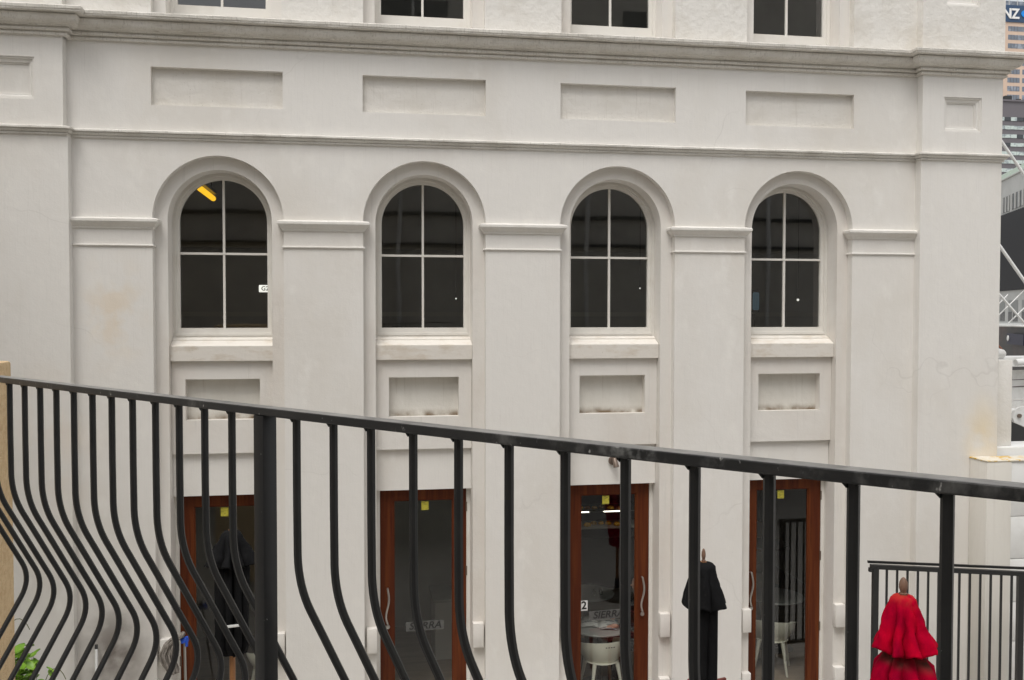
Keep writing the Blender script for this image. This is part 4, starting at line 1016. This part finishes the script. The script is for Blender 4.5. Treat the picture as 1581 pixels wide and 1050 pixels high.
wood_chair((2.98, -0.62, G), 1.25, 'dull red slatted chair right of the third door', 'red_paint', 'red_paint')

# shrub behind the tan pier
shb = thing('leafy_shrub', 'bright green leafy shrub at the bottom left by the tan pier', 'shrub', (-2.93, -1.10, G))
def leaf_mesh(nm, ln, wd_):
    mb = MB(); rows = []
    for i in range(5):
        u = i / 4; w2 = wd_ * math.sin(PI * (0.12 + 0.86 * u)) ** 0.8 * (1 if i < 4 else 0.15)
        rows.append([mb.bm.verts.new((x * w2, ln * u, 0.012 * abs(x) - 0.10 * ln * u * u)) for x in (-1, 0, 1)])
    for a, b in zip(rows[:-1], rows[1:]):
        for k in (0, 1): mb.bm.faces.new((a[k], a[k + 1], b[k + 1], b[k]))
    return mb.mesh(nm, M['leaf'], 60, fix=False)
lms = [leaf_mesh('leaf', 0.085, 0.026), leaf_mesh('leaf', 0.065, 0.022), leaf_mesh('leaf', 0.10, 0.030)]
rnd = random.Random(4)
tips = []
mbs = MB()
for k in range(26):
    a = rnd.uniform(-0.55 * PI, 0.55 * PI); r = rnd.uniform(0.03, 0.36)
    tx, ty = r * math.cos(a), r * math.sin(a) * 0.7
    top = 1.56 - rnd.uniform(0, 0.22) - 0.95 * max(0, tx)
    P0 = Vector((tx * 0.25, ty * 0.25, 0.0)); P2 = Vector((tx, ty, top)); P1 = (P0 + P2) / 2 + Vector((-tx * 0.2, -ty * 0.2, 0.1))
    pts = [P0 * (1 - u) ** 2 + P1 * 2 * u * (1 - u) + P2 * u * u for u in [j / 6 for j in range(7)]]
    mbs.tube(pts, [0.008 - 0.001 * j for j in range(7)], 5)
    tips.append(pts)
mbs.build('stem', M['stem'], shb, smooth=60)
nl = 0
for pts in tips:
    for j in range(11):
        if nl >= 290: break
        u = 0.62 + 0.38 * j / 10
        i = min(5, int(u * 6)); f = u * 6 - i
        p = pts[i] * (1 - f) + pts[i + 1] * f
        o = bpy.data.objects.new('leaf', lms[rnd.randrange(3)]); COL.objects.link(o); o.parent = shb
        o.location = p; o.rotation_euler = (rnd.uniform(-0.2, 0.9), rnd.uniform(-0.5, 0.5), rnd.uniform(0, 2 * PI)); s_ = rnd.uniform(0.85, 1.25); o.scale = (s_, s_, s_)
        nl += 1
for (dx, hh, ln) in ((-0.05, 1.72, 0.22), (-0.10, 1.66, 0.12), (0.25, 1.28, 0.2)):
    pts = [(dx + ln * (1 - math.cos(t * 2.4)) * 0.55, 0, hh - 0.3 + 0.30 * math.sin(t * 2.4)) for t in [j / 10 for j in range(11)]]
    MB().tube(pts, 0.0035, 5).build('tendril', M['stem'], shb, smooth=60)

# ------------------------------------------------------------------ the balcony the photograph was taken from
TB = thing('tan_building', 'tan stucco pier at the left edge, end of the balcony building', 'building', (-1.8, -5.3, G))
MB().box(-2.30, -1.492, -5.52, -5.14, G, -0.212, 0.012).build('end_pier', M['stucco'], TB, True, smooth=35)
rail_xy = [(-1.5663, -5.5846), (-1.1968, -6.0355), (-0.9, -6.3957), (-0.6557, -6.6899), (-0.4508, -6.9348), (-0.2762, -7.1419), (-0.1251, -7.3194), (0.007, -7.4731), (0.1239, -7.6076), (0.2282, -7.7263), (0.3221, -7.8318), (0.4072, -7.9263), (0.485, -8.0113), (0.5563, -8.0883), (0.6222, -8.1583), (0.6834, -8.2223), (0.7405, -8.2809), (0.794, -8.335), (0.8919, -8.4312), (1.30, -8.85), (1.9, -9.5)]
slab = [(x, y) for x, y in rail_xy[:-1]] + [(1.30 - 1.28, -8.85 - 1.11), (-1.2 - 1.28, -6.03 - 1.11), (-2.3, -5.6)]
mb = MB(); lo_ = [mb.bm.verts.new((x, y, -1.62)) for x, y in slab]; hi_ = [mb.bm.verts.new((x, y, -1.42)) for x, y in slab]
mb.bm.faces.new(hi_); mb.bm.faces.new(lo_[::-1])
for i in range(len(slab)):
    j = (i + 1) % len(slab); mb.bm.faces.new((lo_[i], lo_[j], hi_[j], hi_[i]))
mb.build('balcony_slab', M['concrete'], TB, True)
mb = MB(); mb.box(-14, -1.2, -13.6, -13.0, G, 6.2); mb.box(-1.19, 16, -13.6, -13.0, G, 9.5)
mb.box(-9.5, -5.4, -13.0, -1.2, G, 5.2)  # unseen wing, added to shade the left part of the facade
mb.build('back_wall_and_added_wing', M['opposite'], TB, True)
MB().box(0.3, 0.55, -9.1, -8.85, G, -1.63).build('balcony_post', M['concrete'], TB, True)
for k in range(5):
    x = -12 + k * 6.2
    for z0, z1 in ((-4.2, -2.0),) + (((5.6, 7.6),) if x > -1 else ()):
        f = MB().box(x, x + 1.7, -13.0, -12.95, z0, z1).build('window', M['office_dark'], TB, True)
        MB().box(x + 0.82, x + 0.88, -12.949, -12.93, z0, z1).build('mullion', M['white'], f, True)
for z in (-0.75, 1.6, 2.35): MB().box(-5.3, 16, -12.99, -12.86, z, z + 0.09).build('wall_band', M['dark'], TB, True)
for x in (0.9, 5.6, 10.4): MB().tube([(x, -12.8, G), (x, -12.8, 5.0)], 0.06, 8).build('downpipe', M['white'], TB, True)

# railing
rn = Vector((0.75521087, 0.65548192, 0)); rt = Vector((0.65548192, -0.75521087, 0))
RB = thing('balcony_railing', 'black pot-bellied steel balcony railing across the foreground', 'railing', (-0.2232, -7.2337, -1.42))
sec = []
hw, hh = 0.019, 0.0098
P = [Vector((x, y, 0)) - rn * 0.019 for x, y in rail_xy]
mb = MB(); rings = []
for i, p in enumerate(P):
    t = (P[min(i + 1, len(P) - 1)] - P[max(i - 1, 0)]).normalized(); nn = Vector((-t.y, t.x, 0))
    c = 0.0028
    prof = [(-hw + c, 0), (hw - c, 0), (hw - c * 0.3, -c * 0.3), (hw, -c), (hw, -2 * hh + c), (hw - c, -2 * hh), (-hw + c, -2 * hh), (-hw, -2 * hh + c), (-hw, -c), (-hw + c * 0.3, -c * 0.3)]
    rings.append([mb.bm.verts.new((p.x + nn.x * a, p.y + nn.y * a, -0.22 + b)) for a, b in prof])
m_ = len(rings[0])
for i in range(len(rings) - 1):
    for k in range(m_):
        l = (k + 1) % m_; mb.bm.faces.new((rings[i][k], rings[i][l], rings[i + 1][l], rings[i + 1][k]))
mb.bm.faces.new(rings[0]); mb.bm.faces.new(rings[-1][::-1])
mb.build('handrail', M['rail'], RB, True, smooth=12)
bars = [(-1.4114, -5.8040), (-1.3335, -5.8990), (-1.2555, -5.994), (-1.1694, -6.0988), (-1.0907, -6.1944), (-1.0132, -6.2884), (-0.9368, -6.3809), (-0.8588, -6.4752), (-0.7802, -6.5699), (-0.7038, -6.6618), (-0.6259, -6.7553), (-0.5457, -6.8512), (-0.468, -6.9439), (-0.3894, -7.0374), (-0.3112, -7.1299), None, (-0.1449, -7.3255), (-0.0605, -7.4239), (0.0187, -7.5156), (0.1006, -7.6098), (0.1816, -7.7022), (0.2644, -7.7957), (0.3487, -7.8898), (0.4307, -7.9803), (0.5165, -8.0734), (0.6001, -8.1625), (0.6855, -8.2517), (0.7716, -8.3394), (0.8584, -8.4251), (0.945, -8.51)]
# bar shape: straight, bellied outwards, back in to the bottom rail
def belly():
    def bez(a, b, c, n): return [(a[0] * (1 - u) ** 2 + 2 * b[0] * u * (1 - u) + c[0] * u * u, a[1] * (1 - u) ** 2 + 2 * b[1] * u * (1 - u) + c[1] * u * u) for u in [i / n for i in range(1, n + 1)]]
    pts = [(0.0, -0.236), (0.0, -0.30), (0.0, -0.42), (0.001, -0.548)]
    pts += bez((0.001, -0.548), (0.003, -0.620), (0.036, -0.684), 8)
    pts += [(0.072, -0.752), (0.127, -0.857), (0.176, -0.950)]
    pts += bez((0.176, -0.950), (0.212, -1.018), (0.172, -1.084), 9)
    pts += [(0.130, -1.152), (0.085, -1.224), (0.030, -1.310), (0.018, -1.322)]
    return pts
BP = belly()
c8 = 0.45
sec8 = [(1, c8), (c8, 1), (-c8, 1), (-1, c8), (-1, -c8), (-c8, -1), (c8, -1), (1, -c8)]
first = None
for xy in bars:
    if xy is None: continue
    pts = [rn * o + Vector((0, 0, z)) for o, z in BP]
    if first is None:
        mb = MB().tube(pts, 0.0084, section=sec8, up=tuple(rt))
        # weld fillet under the handrail
        for sg_, ln_ in ((-1, 0.0085), (1, 0.004)):
            a_ = [mb.bm.verts.new(rt * (sg_ * q) + rn * o_ + Vector((0, 0, zz))) for o_ in (-0.008, 0.008) for q, zz in ((0.0078, -0.2392), (0.0078 + ln_, -0.2392), (0.0078, -0.2392 - ln_))]
            for fc in ((0, 1, 2), (3, 5, 4), (1, 4, 5, 2), (0, 3, 4, 1)): mb.bm.faces.new([a_[q] for q in fc])
        first = mb.build('baluster', M['iron'], RB, smooth=42)
        ob = first
    else:
        ob = first.copy(); COL.objects.link(ob); ob.parent = RB
    ob.location = Vector((xy[0], xy[1], 0)) - Vector(RB.location)
pc = Vector((-0.2232, -7.2337, 0))
def pbox(c, a, b, z0, z1, bev, name):
    MB().obox(Vector((c.x, c.y, (z0 + z1) / 2)), rt * a, rn * b, Vector((0, 0, (z1 - z0) / 2)), bev).build(name, M['iron'], RB, True, smooth=35)
pbox(pc, 0.019, 0.019, -1.42, -0.2398, 0.002, 'post')
pbox(pc, 0.06, 0.05, -1.42, -1.412, 0.002, 'base_plate')
mb = MB().tube([Vector((x, y, -1.33)) - rn * 0.019 + rn * 0.018 for x, y in rail_xy[:-1]], 0.013, section=sq, up=(0, 0, 1)); mb.build('bottom_rail', M['iron'], RB, True)
